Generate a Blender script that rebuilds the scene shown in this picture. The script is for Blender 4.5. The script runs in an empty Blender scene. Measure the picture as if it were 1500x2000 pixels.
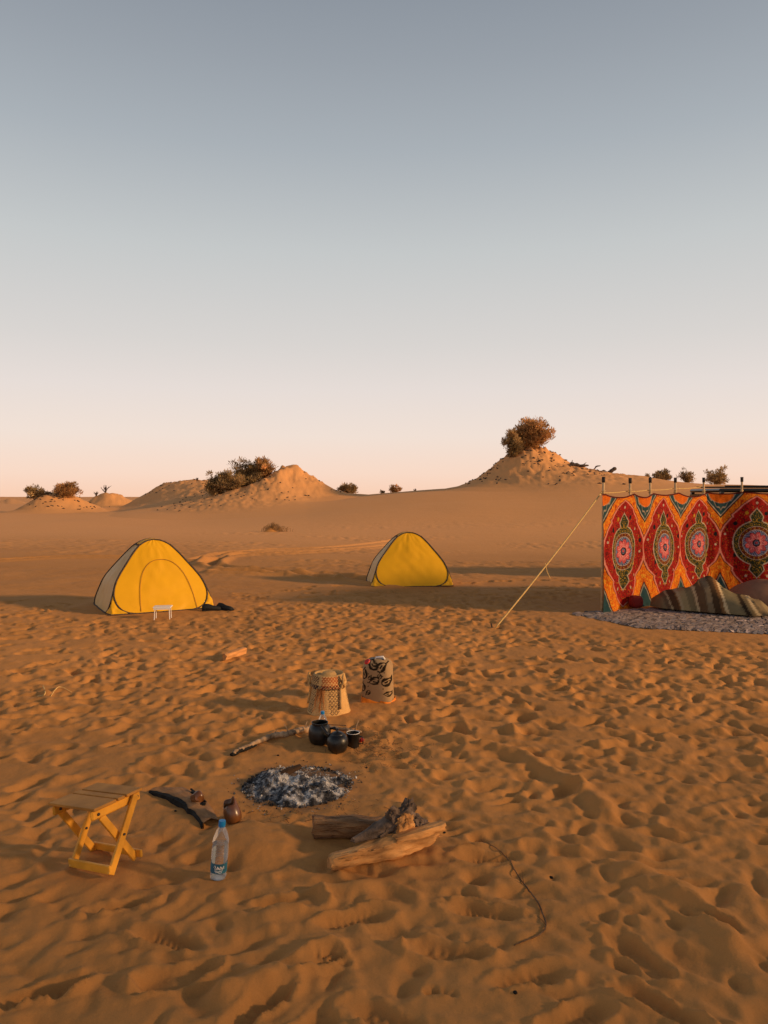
import bpy, bmesh, math, random
import numpy as np
from mathutils import Vector, Matrix

R = math.radians
rng = np.random.default_rng(7)
random.seed(7)
SC = bpy.context.scene
COL = SC.collection

# ------------------------------------------------------------------ camera, sky, sun, exposure
FPX, CAMH, PITCH = 1450.0, 1.55, math.atan(30 / 1450.0)
cam_d = bpy.data.cameras.new('camera')
cam = bpy.data.objects.new('camera', cam_d); COL.objects.link(cam)
cam_d.sensor_fit = 'VERTICAL'; cam_d.sensor_height = 24.0; cam_d.lens = 24.0 * FPX / 2000.0
cam_d.clip_start = 0.05; cam_d.clip_end = 20000
cam.location = (0, 0, CAMH); cam.rotation_euler = (R(90) - PITCH, 0, 0)
SC.camera = cam

SUN_EL = R(17)
SUN_AZ = R(-16)          # angle from +x: right of the camera and a little behind it
SUN = Vector((math.cos(SUN_AZ) * math.cos(SUN_EL), math.sin(SUN_AZ) * math.cos(SUN_EL), math.sin(SUN_EL)))
sun_d = bpy.data.lights.new('sun', 'SUN'); sun_d.energy = 3.9; sun_d.angle = R(5.0); sun_d.color = (1.0, 0.62, 0.30)
sun_o = bpy.data.objects.new('sun', sun_d); COL.objects.link(sun_o)
sun_o.rotation_euler = SUN.to_track_quat('Z', 'Y').to_euler(); sun_o.location = SUN * 60

W = bpy.data.worlds.new('World'); SC.world = W; W.use_nodes = True
wn, wl = W.node_tree.nodes, W.node_tree.links
wn.clear()
wo = wn.new('ShaderNodeOutputWorld'); wb = wn.new('ShaderNodeBackground'); wb.inputs[1].default_value = 0.1
sky = wn.new('ShaderNodeTexSky'); sky.sky_type = 'NISHITA'; sky.sun_disc = False
sky.sun_elevation = SUN_EL; sky.sun_rotation = math.atan2(SUN.x, SUN.y)
sky.air_density = 1.0; sky.dust_density = 2.0; sky.ozone_density = 1.0
# dusty desert air: the clear-sky model is blended with an elevation profile of pale dust
tc = wn.new('ShaderNodeTexCoord'); sx = wn.new('ShaderNodeSeparateXYZ'); rp = wn.new('ShaderNodeValToRGB')
wl.new(tc.outputs['Generated'], sx.inputs[0]); wl.new(sx.outputs['Z'], rp.inputs[0])
def lin(r, g, b):
    f = lambda v: ((v / 255 + 0.055) / 1.055) ** 2.4 if v > 10 else v / 255 / 12.92
    return (f(r), f(g), f(b))
SKY = [(0.0, (255, 211, 183)), (0.03, (253, 221, 201)), (0.08, (245, 227, 215)), (0.14, (234, 223, 217)), (0.20, (220, 215, 211)), (0.31, (200, 203, 203)),
       (0.42, (172, 179, 185)), (0.50, (155, 162, 170)), (0.57, (140, 148, 158)), (0.75, (101, 110, 125)), (1.0, (72, 82, 102))]
while len(rp.color_ramp.elements) < len(SKY): rp.color_ramp.elements.new(0.5)
for e, (p, c3) in zip(rp.color_ramp.elements, SKY):
    e.position = p; e.color = (*lin(*c3), 1)
gain = wn.new('ShaderNodeVectorMath'); gain.operation = 'SCALE'; gain.inputs['Scale'].default_value = 10.0
mxs = wn.new('ShaderNodeMix'); mxs.data_type = 'RGBA'; mxs.inputs[0].default_value = 0.95
wl.new(rp.outputs[0], gain.inputs[0]); wl.new(sky.outputs[0], mxs.inputs[6]); wl.new(gain.outputs[0], mxs.inputs[7])
wl.new(mxs.outputs[2], wb.inputs[0]); wl.new(wb.outputs[0], wo.inputs[0])

SC.view_settings.view_transform = 'Standard'; SC.view_settings.look = 'None'
SC.view_settings.exposure = 0.0; SC.view_settings.gamma = 1.0; SC.view_settings.use_curve_mapping = False
SC.render.engine = 'CYCLES'; SC.cycles.max_bounces = 8; SC.cycles.transparent_max_bounces = 16

# ------------------------------------------------------------------ helpers
def ray(px, py):
    u, v = (px - 750) / FPX, (1000 - py) / FPX
    s, c_ = math.sin(PITCH), math.cos(PITCH)
    return Vector((u, c_ + v * s, -s + v * c_))
def at(px, py, depth):                     # world point seen at a pixel of the photograph, given its distance ahead
    d = ray(px, py); return Vector((0, 0, CAMH)) + d * (depth / d.y)
def gnd(px, py, z=0.0):                    # world point on the plane z seen at a pixel
    d = ray(px, py); t = (z - CAMH) / d.z; return Vector((0, 0, CAMH)) + d * t

def tag(o, label=None, cat=None, group=None, kind=None):
    if label: o['label'] = label
    if cat: o['category'] = cat
    if group: o['group'] = group
    if kind: o['kind'] = kind
    return o
def thing(name, label, cat, loc=(0, 0, 0), rz=0.0, group=None):
    o = bpy.data.objects.new(name, None); COL.objects.link(o)
    o.location = loc; o.rotation_euler = (0, 0, rz); o.empty_display_size = 0.1
    return tag(o, label, cat, group)

class MB:
    """collects shapes and links them as one mesh"""
    def __init__(s): s.v, s.f, s.c = [], [], []
    def add(s, verts, faces, col=None):
        n = len(s.v); s.v += [tuple(p) for p in verts]; s.f += [tuple(i + n for i in f) for f in faces]
        if col is not None: s.c += [col] * len(verts)
        return s
    def box(s, cx, cy, cz, sx_, sy_, sz_, M=None, col=None, bev=0.0):
        x, y, z = sx_ / 2, sy_ / 2, sz_ / 2
        if bev > 0:
            b = min(bev, x * .9, y * .9, z * .9); vs = []
            for sx2 in (-1, 1):
                for sy2 in (-1, 1):
                    for sz2 in (-1, 1):
                        vs += [(sx2 * (x - b), sy2 * (y - b), sz2 * z), (sx2 * (x - b), sy2 * y, sz2 * (z - b)), (sx2 * x, sy2 * (y - b), sz2 * (z - b))]
            bm = bmesh.new()
            for p in vs: bm.verts.new(p)
            r_ = bmesh.ops.convex_hull(bm, input=bm.verts)
            bm.verts.index_update(); vs = [v.co.copy() for v in bm.verts]; fs = [[v.index for v in f.verts] for f in bm.faces]; bm.free()
        else:
            vs = [Vector(p) for p in ((-x, -y, -z), (x, -y, -z), (x, y, -z), (-x, y, -z), (-x, -y, z), (x, -y, z), (x, y, z), (-x, y, z))]
            fs = [(0, 3, 2, 1), (4, 5, 6, 7), (0, 1, 5, 4), (1, 2, 6, 5), (2, 3, 7, 6), (3, 0, 4, 7)]
        T = M if M is not None else Matrix.Identity(4)
        return s.add([T @ (Vector(p) + Vector((cx, cy, cz))) for p in vs], fs, col)
    def beam(s, a, b, w, t, up=(0, 0, 1), bev=0.002, col=None):     # bar from a to b; w across 'side', t along up
        a, b = Vector(a), Vector(b); d = b - a; L = d.length; d.normalize()
        u = Vector(up); side = d.cross(u).normalized(); u2 = side.cross(d).normalized()
        M = Matrix((( d.x, side.x, u2.x, (a.x + b.x) / 2), (d.y, side.y, u2.y, (a.y + b.y) / 2), (d.z, side.z, u2.z, (a.z + b.z) / 2), (0, 0, 0, 1)))
        return s.box(0, 0, 0, L, w, t, M, col, bev)
    def tube(s, pts, rad, n=8, cap=True, col=None, closed=False):
        pts = [Vector(p) for p in pts]; m = len(pts)
        rad = [rad] * m if isinstance(rad, (int, float)) else list(rad)
        vs, fs, prev = [], [], None
        for i, p in enumerate(pts):
            if closed: t = pts[(i + 1) % m] - pts[i - 1]
            else: t = pts[min(i + 1, m - 1)] - pts[max(i - 1, 0)]
            t.normalize()
            if prev is None:
                ref = Vector((0, 0, 1)) if abs(t.z) < 0.9 else Vector((1, 0, 0)); a = t.cross(ref).normalized()
            else:
                a = (prev - t * prev.dot(t))
                a = a.normalized() if a.length > 1e-6 else t.orthogonal().normalized()
            prev = a; b = t.cross(a)
            for k in range(n):
                q = 2 * math.pi * k / n; vs.append(p + (a * math.cos(q) + b * math.sin(q)) * rad[i])
        for i in range(m if closed else m - 1):
            j = (i + 1) % m
            for k in range(n):
                k2 = (k + 1) % n; fs.append((i * n + k, i * n + k2, j * n + k2, j * n + k))
        if cap and not closed:
            fs.append(tuple(range(n))[::-1]); fs.append(tuple((m - 1) * n + k for k in range(n)))
        return s.add(vs, fs, col)
    def lathe(s, prof, n=24, M=None, col=None):
        vs, fs = [], []; T = M if M is not None else Matrix.Identity(4)
        for r_, z in prof:
            for k in range(n):
                q = 2 * math.pi * k / n; vs.append(T @ Vector((r_ * math.cos(q), r_ * math.sin(q), z)))
        for i in range(len(prof) - 1):
            for k in range(n):
                k2 = (k + 1) % n; fs.append((i * n + k, i * n + k2, (i + 1) * n + k2, (i + 1) * n + k))
        if prof[0][0] > 1e-5: fs.append(tuple(range(n))[::-1])
        if prof[-1][0] > 1e-5: fs.append(tuple((len(prof) - 1) * n + k for k in range(n)))
        return s.add(vs, fs, col)
    def grid(s, P, col=None, closed_u=False):   # P[i][j] points
        m, n = len(P), len(P[0]); vs = [p for row in P for p in row]; fs = []
        for i in range(m - 1):
            for j in range(n if closed_u else n - 1):
                j2 = (j + 1) % n; fs.append((i * n + j, i * n + j2, (i + 1) * n + j2, (i + 1) * n + j))
        return s.add(vs, fs, col)
    def build(s, name, m, parent=None, smooth=False, angle=None, fix=True):
        me = bpy.data.meshes.new(name); me.from_pydata([tuple(p) for p in s.v], [], s.f)
        if s.c and len(s.c) == len(s.v): set_cols(me, np.array([(*c3[:3], 1) for c3 in s.c], dtype=np.float32))
        if fix:
            bm = bmesh.new(); bm.from_mesh(me); bmesh.ops.recalc_face_normals(bm, faces=bm.faces); bm.to_mesh(me); bm.free()
        return link(name, me, m, parent, smooth, angle)
def set_cols(me, arr):
    ca = me.color_attributes.new('Col', 'FLOAT_COLOR', 'POINT')
    ca.data.foreach_set('color', np.ascontiguousarray(arr, dtype=np.float32).ravel())
def link(name, me, m, parent=None, smooth=False, angle=None):
    if m: me.materials.append(m)
    if smooth:
        me.polygons.foreach_set('use_smooth', np.ones(len(me.polygons), dtype=bool))
        if angle: me.set_sharp_from_angle(angle=R(angle))
    me.update()
    o = bpy.data.objects.new(name, me); COL.objects.link(o)
    if parent: o.parent = parent
    return o
def np_grid_mesh(name, P):                       # P: (m,n,3) array -> mesh
    m, n = P.shape[:2]; me = bpy.data.meshes.new(name)
    idx = np.arange(m * n).reshape(m, n)
    q = np.stack([idx[:-1, :-1], idx[:-1, 1:], idx[1:, 1:], idx[1:, :-1]], -1).reshape(-1, 4).astype(np.int32)
    me.vertices.add(m * n); me.vertices.foreach_set('co', P.astype(np.float32).ravel())
    me.loops.add(q.size); me.loops.foreach_set('vertex_index', q.ravel())
    me.polygons.add(len(q)); me.polygons.foreach_set('loop_start', np.arange(0, q.size, 4, dtype=np.int32))
    me.update(calc_edges=True); me.validate()
    return me

# ---- numpy noise
def _hash(ix, iy, seed):
    h = (ix.astype(np.int64) * 374761393 + iy.astype(np.int64) * 668265263 + seed * 974634533) & 0xffffffff
    h = ((h ^ (h >> 13)) * 1274126177) & 0xffffffff
    return ((h ^ (h >> 16)) & 0xffffff) / float(0xffffff)
def vnoise(x, y, seed=0):
    x = np.asarray(x, float); y = np.asarray(y, float)
    ix, iy = np.floor(x), np.floor(y); fx, fy = x - ix, y - iy
    fx = fx * fx * fx * (fx * (fx * 6 - 15) + 10); fy = fy * fy * fy * (fy * (fy * 6 - 15) + 10)
    a, b = _hash(ix, iy, seed), _hash(ix + 1, iy, seed); c_, d = _hash(ix, iy + 1, seed), _hash(ix + 1, iy + 1, seed)
    return (a + (b - a) * fx) * (1 - fy) + (c_ + (d - c_) * fx) * fy - 0.5
def fbm(x, y, seed=0, octv=4, gain=0.5):
    s, a, f = 0, 1.0, 1.0
    for k in range(octv):
        s = s + a * vnoise(x * f + 13.1 * k, y * f - 7.7 * k, seed + k); a *= gain; f *= 2.03
    return s
def sstep(a, b, x):
    t = np.clip((x - a) / (b - a), 0, 1); return t * t * (3 - 2 * t)

# ---- materials
def new_mat(name):
    m = bpy.data.materials.new(name); m.use_nodes = True
    nt = m.node_tree; b = nt.nodes['Principled BSDF']; return m, nt, b
def mat(name, base, rough=0.7, var=0.15, scale=8.0, bump=0.2, bscale=40.0, bdist=0.01, metal=0.0, attr=False, stretch=None,
        trans=0.0, spec=0.3, dark=None, sheen=0.0):
    """noise-varied base colour, fine bump; attr=True multiplies by the printed / per-piece colour attribute"""
    m, nt, b = new_mat(name); N, Lk = nt.nodes, nt.links
    co = N.new('ShaderNodeTexCoord'); mp = N.new('ShaderNodeMapping'); Lk.new(co.outputs['Object'], mp.inputs[0])
    if stretch: mp.inputs['Scale'].default_value = stretch
    n1 = N.new('ShaderNodeTexNoise'); n1.inputs['Scale'].default_value = scale; n1.inputs['Detail'].default_value = 5
    Lk.new(mp.outputs[0], n1.inputs[0])
    rm = N.new('ShaderNodeValToRGB'); lo = dark if dark else tuple(v * (1 - 2 * var) for v in base); hi = tuple(min(1, v * (1 + var)) for v in base)
    rm.color_ramp.elements[0].position = 0.3; rm.color_ramp.elements[1].position = 0.7
    rm.color_ramp.elements[0].color = (*lo, 1); rm.color_ramp.elements[1].color = (*hi, 1)
    Lk.new(n1.outputs[0], rm.inputs[0]); out = rm.outputs[0]
    if attr:
        at_ = N.new('ShaderNodeAttribute'); at_.attribute_name = 'Col'
        mx = N.new('ShaderNodeMix'); mx.data_type = 'RGBA'; mx.blend_type = 'MULTIPLY'; mx.inputs[0].default_value = 1
        Lk.new(at_.outputs[0], mx.inputs[6]); Lk.new(out, mx.inputs[7]); out = mx.outputs[2]
    Lk.new(out, b.inputs['Base Color'])
    b.inputs['Roughness'].default_value = rough; b.inputs['Metallic'].default_value = metal
    b.inputs['Specular IOR Level'].default_value = spec
    if bump:
        n2 = N.new('ShaderNodeTexNoise'); n2.inputs['Scale'].default_value = bscale; n2.inputs['Detail'].default_value = 4
        Lk.new(mp.outputs[0], n2.inputs[0]); bp = N.new('ShaderNodeBump')
        bp.inputs['Strength'].default_value = bump; bp.inputs['Distance'].default_value = bdist
        Lk.new(n2.outputs[0], bp.inputs['Height']); Lk.new(bp.outputs[0], b.inputs['Normal'])
    if trans > 0:                                # cloth / leaves that let some light through
        tl = N.new('ShaderNodeBsdfTranslucent'); ms = N.new('ShaderNodeMixShader'); ms.inputs[0].default_value = trans
        Lk.new(out, tl.inputs[0]); Lk.new(b.outputs[0], ms.inputs[1]); Lk.new(tl.outputs[0], ms.inputs[2])
        Lk.new(ms.outputs[0], N['Material Output'].inputs[0])
    return m
def clear_mat(name, tint, rough=0.05, solid=0.12):
    m, nt, b = new_mat(name); N, Lk = nt.nodes, nt.links
    b.inputs['Base Color'].default_value = (*tint, 1); b.inputs['Roughness'].default_value = rough
    tr = N.new('ShaderNodeBsdfTransparent'); tr.inputs[0].default_value = (0.93, 0.94, 0.95, 1)
    fr = N.new('ShaderNodeFresnel'); fr.inputs[0].default_value = 1.45
    ad = N.new('ShaderNodeMath'); ad.operation = 'ADD'; ad.use_clamp = True; ad.inputs[1].default_value = solid
    Lk.new(fr.outputs[0], ad.inputs[0]); ms = N.new('ShaderNodeMixShader')
    Lk.new(ad.outputs[0], ms.inputs[0]); Lk.new(tr.outputs[0], ms.inputs[1]); Lk.new(b.outputs[0], ms.inputs[2])
    Lk.new(ms.outputs[0], N['Material Output'].inputs[0]); return m

SAND = (0.49, 0.222, 0.066)
# ------------------------------------------------------------------ terrain height
COLS = np.array([-400, 0, 200, 400, 600, 750, 900, 1050, 1200, 1400, 1900], float)
ROWS = np.log(np.array([8, 12, 18, 26, 36, 48, 58, 70, 90, 140, 260, 600], float))
ZT = np.array([
 [0]*11, [0]*11,
 [0, 0, 0, 0, -.04, -.06, -.08, -.08, -.06, -.05, .0],
 [0, 0, 0, -.05, -.14, -.20, -.22, -.22, -.20, -.15, .0],
 [0, 0, 0, .0, .06, .12, .18, .22, .26, .25, .4],
 [0, 0, 0, .06, .50, .95, 1.30, 1.45, 1.55, 1.5, 1.3],
 [0, 0, .02, .12, .92, 1.62, 2.12, 2.28, 2.35, 2.3, 1.9],
 [0, 0, .05, .22, 1.10, 1.78, 2.30, 2.45, 2.45, 2.55, 2.0],
 [0, 0, .1, .25, .8, 1.2, 1.5, 1.7, 1.9, 2.2, 1.8],
 [-.3, -.3, -.2, 0, .3, .5, .6, .7, .8, 1.0, .8],
 [-.8]*11, [-1.5]*11], float)
def cr(p0, p1, p2, p3, t):
    return p1 + 0.5 * t * (p2 - p0 + t * (2 * p0 - 5 * p1 + 4 * p2 - p3 + t * (3 * (p1 - p2) + p3 - p0)))
def table(x, y):
    az = np.clip(np.arctan2(x, np.where(np.abs(y) < 1e-6, 1e-6, y)), -0.7, 0.7)
    c_ = np.clip(750 + FPX * np.tan(az), COLS[0], COLS[-1]); r = np.log(np.clip(np.hypot(x, y), 8.01, 599))
    i = np.clip(np.searchsorted(ROWS, r) - 1, 0, len(ROWS) - 2); t = (r - ROWS[i]) / (ROWS[i + 1] - ROWS[i])
    j = np.clip(np.searchsorted(COLS, c_) - 1, 0, len(COLS) - 2); u = (c_ - COLS[j]) / (COLS[j + 1] - COLS[j])
    def rowv(ii):
        ii = np.clip(ii, 0, len(ROWS) - 1); g = lambda jj: ZT[ii, np.clip(jj, 0, len(COLS) - 1)]
        return cr(g(j - 1), g(j), g(j + 1), g(j + 2), u)
    return cr(rowv(i - 1), rowv(i), rowv(i + 1), rowv(i + 2), t)
# unseen dune, added to shade the foreground: position along the sun's bearing, height profile across it
_az = SUN_AZ if 'SUN_AZ' in globals() else math.radians(-21)
SUNT = (math.cos(_az), math.sin(_az)); SUNP = (-math.sin(_az), math.cos(_az)); SHADE_DUNE_D = 60.0
SHADE_DUNE_L = [-60, -30, -12, -4, 0, 1.2, 2.0, 2.8, 4.2, 9, 24]
SHADE_DUNE_H = [9, 12, 18.0, 19.2, 18.9, 18.5, 17.9, 16.8, 14.6, 10.0, 0]
# mounds: centre pixel, distance, height (pixels above their base), profiles left/right (pixel offset, fraction)
MOUNDS = [
 (1045, 60, 74, [(0, 1), (30, .96), (50, .82), (70, .62), (88, .44), (105, .28), (130, .14), (150, .06), (185, 0)],
                [(0, 1), (18, .97), (36, .84), (58, .62), (85, .46), (115, .36), (155, .27), (205, .17), (255, .07), (310, 0)], .38),
 (572, 65, 72, [(0, 1), (20, .95), (35, .84), (95, .60), (145, .42), (190, .30), (260, .10), (330, 0)],
               [(0, 1), (12, .96), (25, .78), (65, .38), (85, .22), (105, .11), (150, 0)], .38),
 (352, 78, 55, [(0, 1), (30, .93), (50, .74), (80, .42), (105, .16), (140, 0)],
               [(0, 1), (45, .98), (90, .86), (140, .55), (210, .2), (280, 0)], .22),
 (112, 72, 38, [(0, 1), (30, .8), (55, .35), (72, .12), (95, 0)], [(0, 1), (25, .85), (55, .45), (80, .2), (115, 0)], .22),
 (207, 86, 34, [(0, 1), (20, .75), (35, .35), (50, 0)], [(0, 1), (20, .85), (40, .55), (60, .25), (85, 0)], .25),
 (22, 240, 10, [(0, 1), (12, .6), (30, 0)], [(0, 1), (10, .6), (30, 0)], .4),
]
def mound_w(x, y, k):
    px, d, hp, L_, R_, _ = MOUNDS[k]; sc = d / FPX; cx = (px - 750) * sc
    dx, dy = (x - cx) / sc, (y - d) / sc * 0.85
    rho = np.hypot(dx, dy); a = 0.5 + 0.5 * np.clip(1.4 * dx / (rho + 1e-6), -1, 1); a = a * a * (3 - 2 * a)
    pl = np.interp(rho, [p[0] for p in L_], [p[1] for p in L_]); pr = np.interp(rho, [p[0] for p in R_], [p[1] for p in R_])
    return pl * (1 - a) + pr * a
def zbase(x, y):
    x = np.asarray(x, float); y = np.asarray(y, float); z = table(x, y); r = np.hypot(x, y)
    rough = np.zeros_like(z)
    for k, m in enumerate(MOUNDS):
        w = mound_w(x, y, k); z = z + w * m[2] * m[1] / FPX; rough = rough + m[5] * sstep(0.02, 0.25, w) * (0.15 + 0.85 * w)
    n1 = fbm(x * .55, y * .55, 3, 5, .6); n2 = 0.5 - np.abs(fbm(x * .8 + y * .3, y * .5, 9, 3, .55)) * 1.6
    n3 = np.abs(fbm(x * 1.9, y * 1.2, 14, 3, .6)); z = z + rough * (1.2 * n1 + 0.4 * n2 + 1.0 * (n3 - .2))
    # out-of-view dune on the right, added before the sun to dim the near sand
    la = SUNP[0] * x + SUNP[1] * y; al = SUNT[0] * x + SUNT[1] * y
    z = z + np.interp(la, SHADE_DUNE_L, SHADE_DUNE_H) * np.exp(-((al - SHADE_DUNE_D) / 16.0) ** 2)
    far = sstep(14, 40, r)
    z = z + far * 0.10 * fbm(x * .09, y * .07, 21, 3) + sstep(150, 500, r) * 3.0 * np.maximum(0, fbm(x / 160, y / 110, 31, 4) + .02) * sstep(-900, 200, y)
    pm = sstep(.02, .22, fbm(x * .16, y * .34, 91, 2)) * sstep(13, 15.5, y) * (1 - sstep(30, 42, y)); z = z + pm * .055 * (np.abs(fbm(x * 2.2, y * 1.7, 93, 3, .6)) - .12) + .012 * far * fbm(x * .9, y * 2.2, 95, 2)
    return z

# ---- trampled sand: footprints stamped into a height map
HX0, HX1, HY0, HY1, HR = -9.0, 10.0, 0.6, 17.0, 0.0115
nx, ny = int((HX1 - HX0) / HR), int((HY1 - HY0) / HR)
HM = np.zeros((ny, nx), np.float32)
gx, gy = np.meshgrid(HX0 + HR * np.arange(nx), HY0 + HR * np.arange(ny))
HM += 0.030 * fbm(gx * 1.3, gy * 1.3, 51, 3)
WRP = fbm(gx * 7, gy * 7, 57, 3, .6).astype(np.float32); CRB = fbm(gx * 22, gy * 22, 58, 2, .6).astype(np.float32)
def blur(a, k=1):
    for _ in range(k):
        a = (np.roll(a, 1, 0) + np.roll(a, -1, 0) + 2 * a) / 4; a = (np.roll(a, 1, 1) + np.roll(a, -1, 1) + 2 * a) / 4
    return a
def stamp(cx, cy, ang, L_, W_, dep, rim, tilt=0.0, keep=0.5, tread=0, hm=None):
    hm = HM if hm is None else hm
    rad = L_ * 0.95; i0, i1 = int((cy - rad - HY0) / HR), int((cy + rad - HY0) / HR) + 1
    j0, j1 = int((cx - rad - HX0) / HR), int((cx + rad - HX0) / HR) + 1
    if i0 < 2 or j0 < 2 or i1 > ny - 2 or j1 > nx - 2: return
    X, Y = gx[i0:i1, j0:j1] - cx, gy[i0:i1, j0:j1] - cy; ca, sa = math.cos(ang), math.sin(ang)
    u = (X * ca + Y * sa) / (L_ / 2); v = (-X * sa + Y * ca) / (W_ / 2)
    v = v / (1 + 0.18 * u - 0.22 * np.exp(-((u + .15) / .3) ** 2)) + 0.10 * np.sin(u * 2.2)
    r = (np.abs(u) ** 2.5 + np.abs(v) ** 2.5) ** 0.4
    if tread == 0: r = r + WRP[i0:i1, j0:j1] * .55
    sh = -dep * (1 - sstep(.50, 1.06, r)) * (1 + tilt * u)
    sh = sh + rim * np.exp(-((r - 1.18) / .19) ** 2) * (1 + 2.2 * CRB[i0:i1, j0:j1]) * (1 + 0.7 * tilt * u + .5 * np.sin(v * 1.3 + cx * 9))
    if tread == 1: sh = sh + 0.0045 * np.sin(u * L_ / 2 * 2 * math.pi / 0.026) * (1 - sstep(.6, .8, r))
    if tread == 2: sh = sh + 0.0048 * np.sin(u * L_ / 2 * 2 * math.pi / 0.036 + 3 * np.abs(v)) * np.sign(np.sin(v * 4.2)) * (1 - sstep(.6, .8, r))
    m = 1 - sstep(1.15, 1.85, r); P = hm[i0:i1, j0:j1]; mean = float((P * m).sum() / m.sum())
    hm[i0:i1, j0:j1] = P * (1 - m) + (P * 0.25 + mean * keep * .75 + sh) * m
def dens(x, y):                            # how trampled the sand is
    d = sstep(12.8, 10.2, y + 0.35 * x * (x < 0) * -0.6)
    d *= 0.35 + 0.65 * sstep(-4.2, -1.2, x + (y - 6) * .12)
    d *= 1 - 0.45 * math.exp(-((x + 2.2) / 1.3) ** 2 - ((y - 4.6) / 1.2) ** 2)
    d *= 0.25 + 0.75 * float(sstep(-.22, .12, fbm(np.float64(x * .8), np.float64(y * .95), 17, 2)))
    return float(d)
cnt = 0
while cnt < 10500:
    y_ = 0.9 + 13.0 * random.random() ** 0.85; x_ = random.uniform(-8.2, 9.2)
    if abs(x_) > 1.6 + y_ * 0.66 or random.random() > dens(x_, y_): 
        cnt += 0.25; continue
    k = random.random(); s = random.uniform(.75, 1.25)
    ang = random.gauss(0.3, 1.0) + (math.pi if random.random() < .5 else 0)
    nf = 0.60 + 0.40 * min(1, max(0, (y_ - 2.2) / 3.5)); stamp(x_, y_, ang, .24 * s, .11 * s * random.uniform(.8, 1.4), random.uniform(.012, .044) * nf, random.uniform(.004, .020) * nf, random.uniform(-.7, .7), .6)
    cnt += 1
# walked trails across the calmer sand
for (x0, y0, x1, y1) in [(-6.5, 5.2, -1, 6.4), (-3.4, 9.0, -2.0, 6.0), (-5, 3.8, -2, 4.4), (1, 11.5, -4, 11), (2, 12.5, 6, 13.5), (-2, 12, 1.0, 14.5), (-7, 8, -3.6, 9.2), (3, 14, 5, 11.6), (-6.5, 6.6, -2.5, 7.6), (1.5, 13.6, 7, 15.2)]:
    n = int(math.hypot(x1 - x0, y1 - y0) / .34)
    for i in range(n):
        t = i / n; a = math.atan2(y1 - y0, x1 - x0); o_ = .11 * (1 if i % 2 else -1)
        stamp(x0 + (x1 - x0) * t - math.sin(a) * o_ + random.gauss(0, .04), y0 + (y1 - y0) * t + math.cos(a) * o_ + random.gauss(0, .04), a + random.gauss(0, .15), .28, .12, random.uniform(.02, .04), .014, .3)
for _ in range(5200):                     # smaller broken prints, heels and kicked lumps over them
    y_ = 1.0 + 12.0 * random.random() ** 0.9; x_ = random.uniform(-8, 9)
    if abs(x_) > 1.6 + y_ * 0.66 or random.random() > dens(x_, y_): continue
    k = random.random(); stamp(x_, y_, random.uniform(0, 6.28), random.uniform(.07, .17), random.uniform(.04, .09), random.choice([1, 1, -.7]) * random.uniform(.006, .022), random.uniform(.002, .010), random.uniform(-.8, .8), .9)
HM = blur(HM, 2)
# crisp recent prints close to the camera
for (px, py, a, tr) in [(945, 1775, 2.9, 1), (880, 1855, 3.0, 2), (1030, 1905, .3, 2), (955, 1672, 3.2, 1), (620, 1990, .9, 1), (350, 1905, 3.6, 0), (330, 1835, 2.8, 1),
                        (70, 1940, .5, 1), (500, 1965, 1.0, 2), (1380, 1790, 2.3, 2), (760, 1985, 2.7, 2), (1250, 1860, 2.0, 0), (1120, 1985, .5, 1), (600, 1880, .7, 0),
                        (1290, 1960, 2.4, 2), (690, 1790, .35, 1), (560, 1760, .2, 0), (250, 1760, .5, 0)]:
    p = gnd(px, py); stamp(p.x, p.y, a, .285, .105, .027, .011, .15, .8, tr)
for (px, py) in [(625, 1868), (640, 1865), (655, 1871), (670, 1880), (880, 1936), (860, 1932), (842, 1930)]:   # toe marks
    p = gnd(px, py); stamp(p.x, p.y, .4, .05, .035, .016, .006, 0, 1.0)
# a long scuffed ridge and the sand heap with the clay cup
def ridge(pts, w, h):
    global HM
    best = np.full(gx.shape, 9.0, np.float32); P = [gnd(*p) for p in pts]
    for a, b in zip(P, P[1:]):
        dx, dy = b.x - a.x, b.y - a.y; t = np.clip(((gx - a.x) * dx + (gy - a.y) * dy) / (dx * dx + dy * dy), 0, 1)
        best = np.minimum(best, np.hypot(gx - a.x - t * dx, gy - a.y - t * dy))
    HM = HM + (h * np.exp(-(best / w) ** 2)).astype(np.float32)
ridge([(880, 1440), (1010, 1470), (1120, 1530), (1190, 1590)], .05, .035)
ridge([(1230, 1700), (1330, 1740), (1420, 1840)], .06, .04)
ridge([(430, 1945), (560, 1900), (640, 1850)], .05, .045)
ridge([(520, 1790), (640, 1740), (720, 1730)], .05, .03)
def flatten(x, y, rx, ry, z=0.0, amt=.9):
    global HM
    m = (amt * (1 - sstep(.6, 1.25, np.hypot((gx - x) / rx, (gy - y) / ry)))).astype(np.float32); HM = HM * (1 - m) + z * m
def heap(x, y, rx, ry, h, rough=.0):
    global HM
    r = np.hypot((gx - x) / rx, (gy - y) / ry); HM = HM + (h * np.exp(-r * r * 1.6)).astype(np.float32)
p = gnd(480, 1640); heap(p.x, p.y, .20, .20, .055); flatten(p.x + .03, p.y - .02, .2, .17, .045, .7)
p = gnd(585, 1530); flatten(p.x, p.y, .5, .48, -.012, .85)
p = gnd(560, 1465); flatten(p.x, p.y, .38, .2, -.005, .75)
p = gnd(715, 1640); flatten(p.x, p.y, .32, .22, .0, .8)
p = gnd(640, 1395); flatten(p.x, p.y, .28, .22, .0)
p = gnd(738, 1370); flatten(p.x, p.y, .22, .2, .0)
p = gnd(200, 1685); flatten(p.x, p.y, .30, .26, .0, .7)
p = gnd(422, 1720); flatten(p.x, p.y, .1, .1, .0)
p = gnd(340, 1575); flatten(p.x, p.y, .34, .26, .005, .7)
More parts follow.
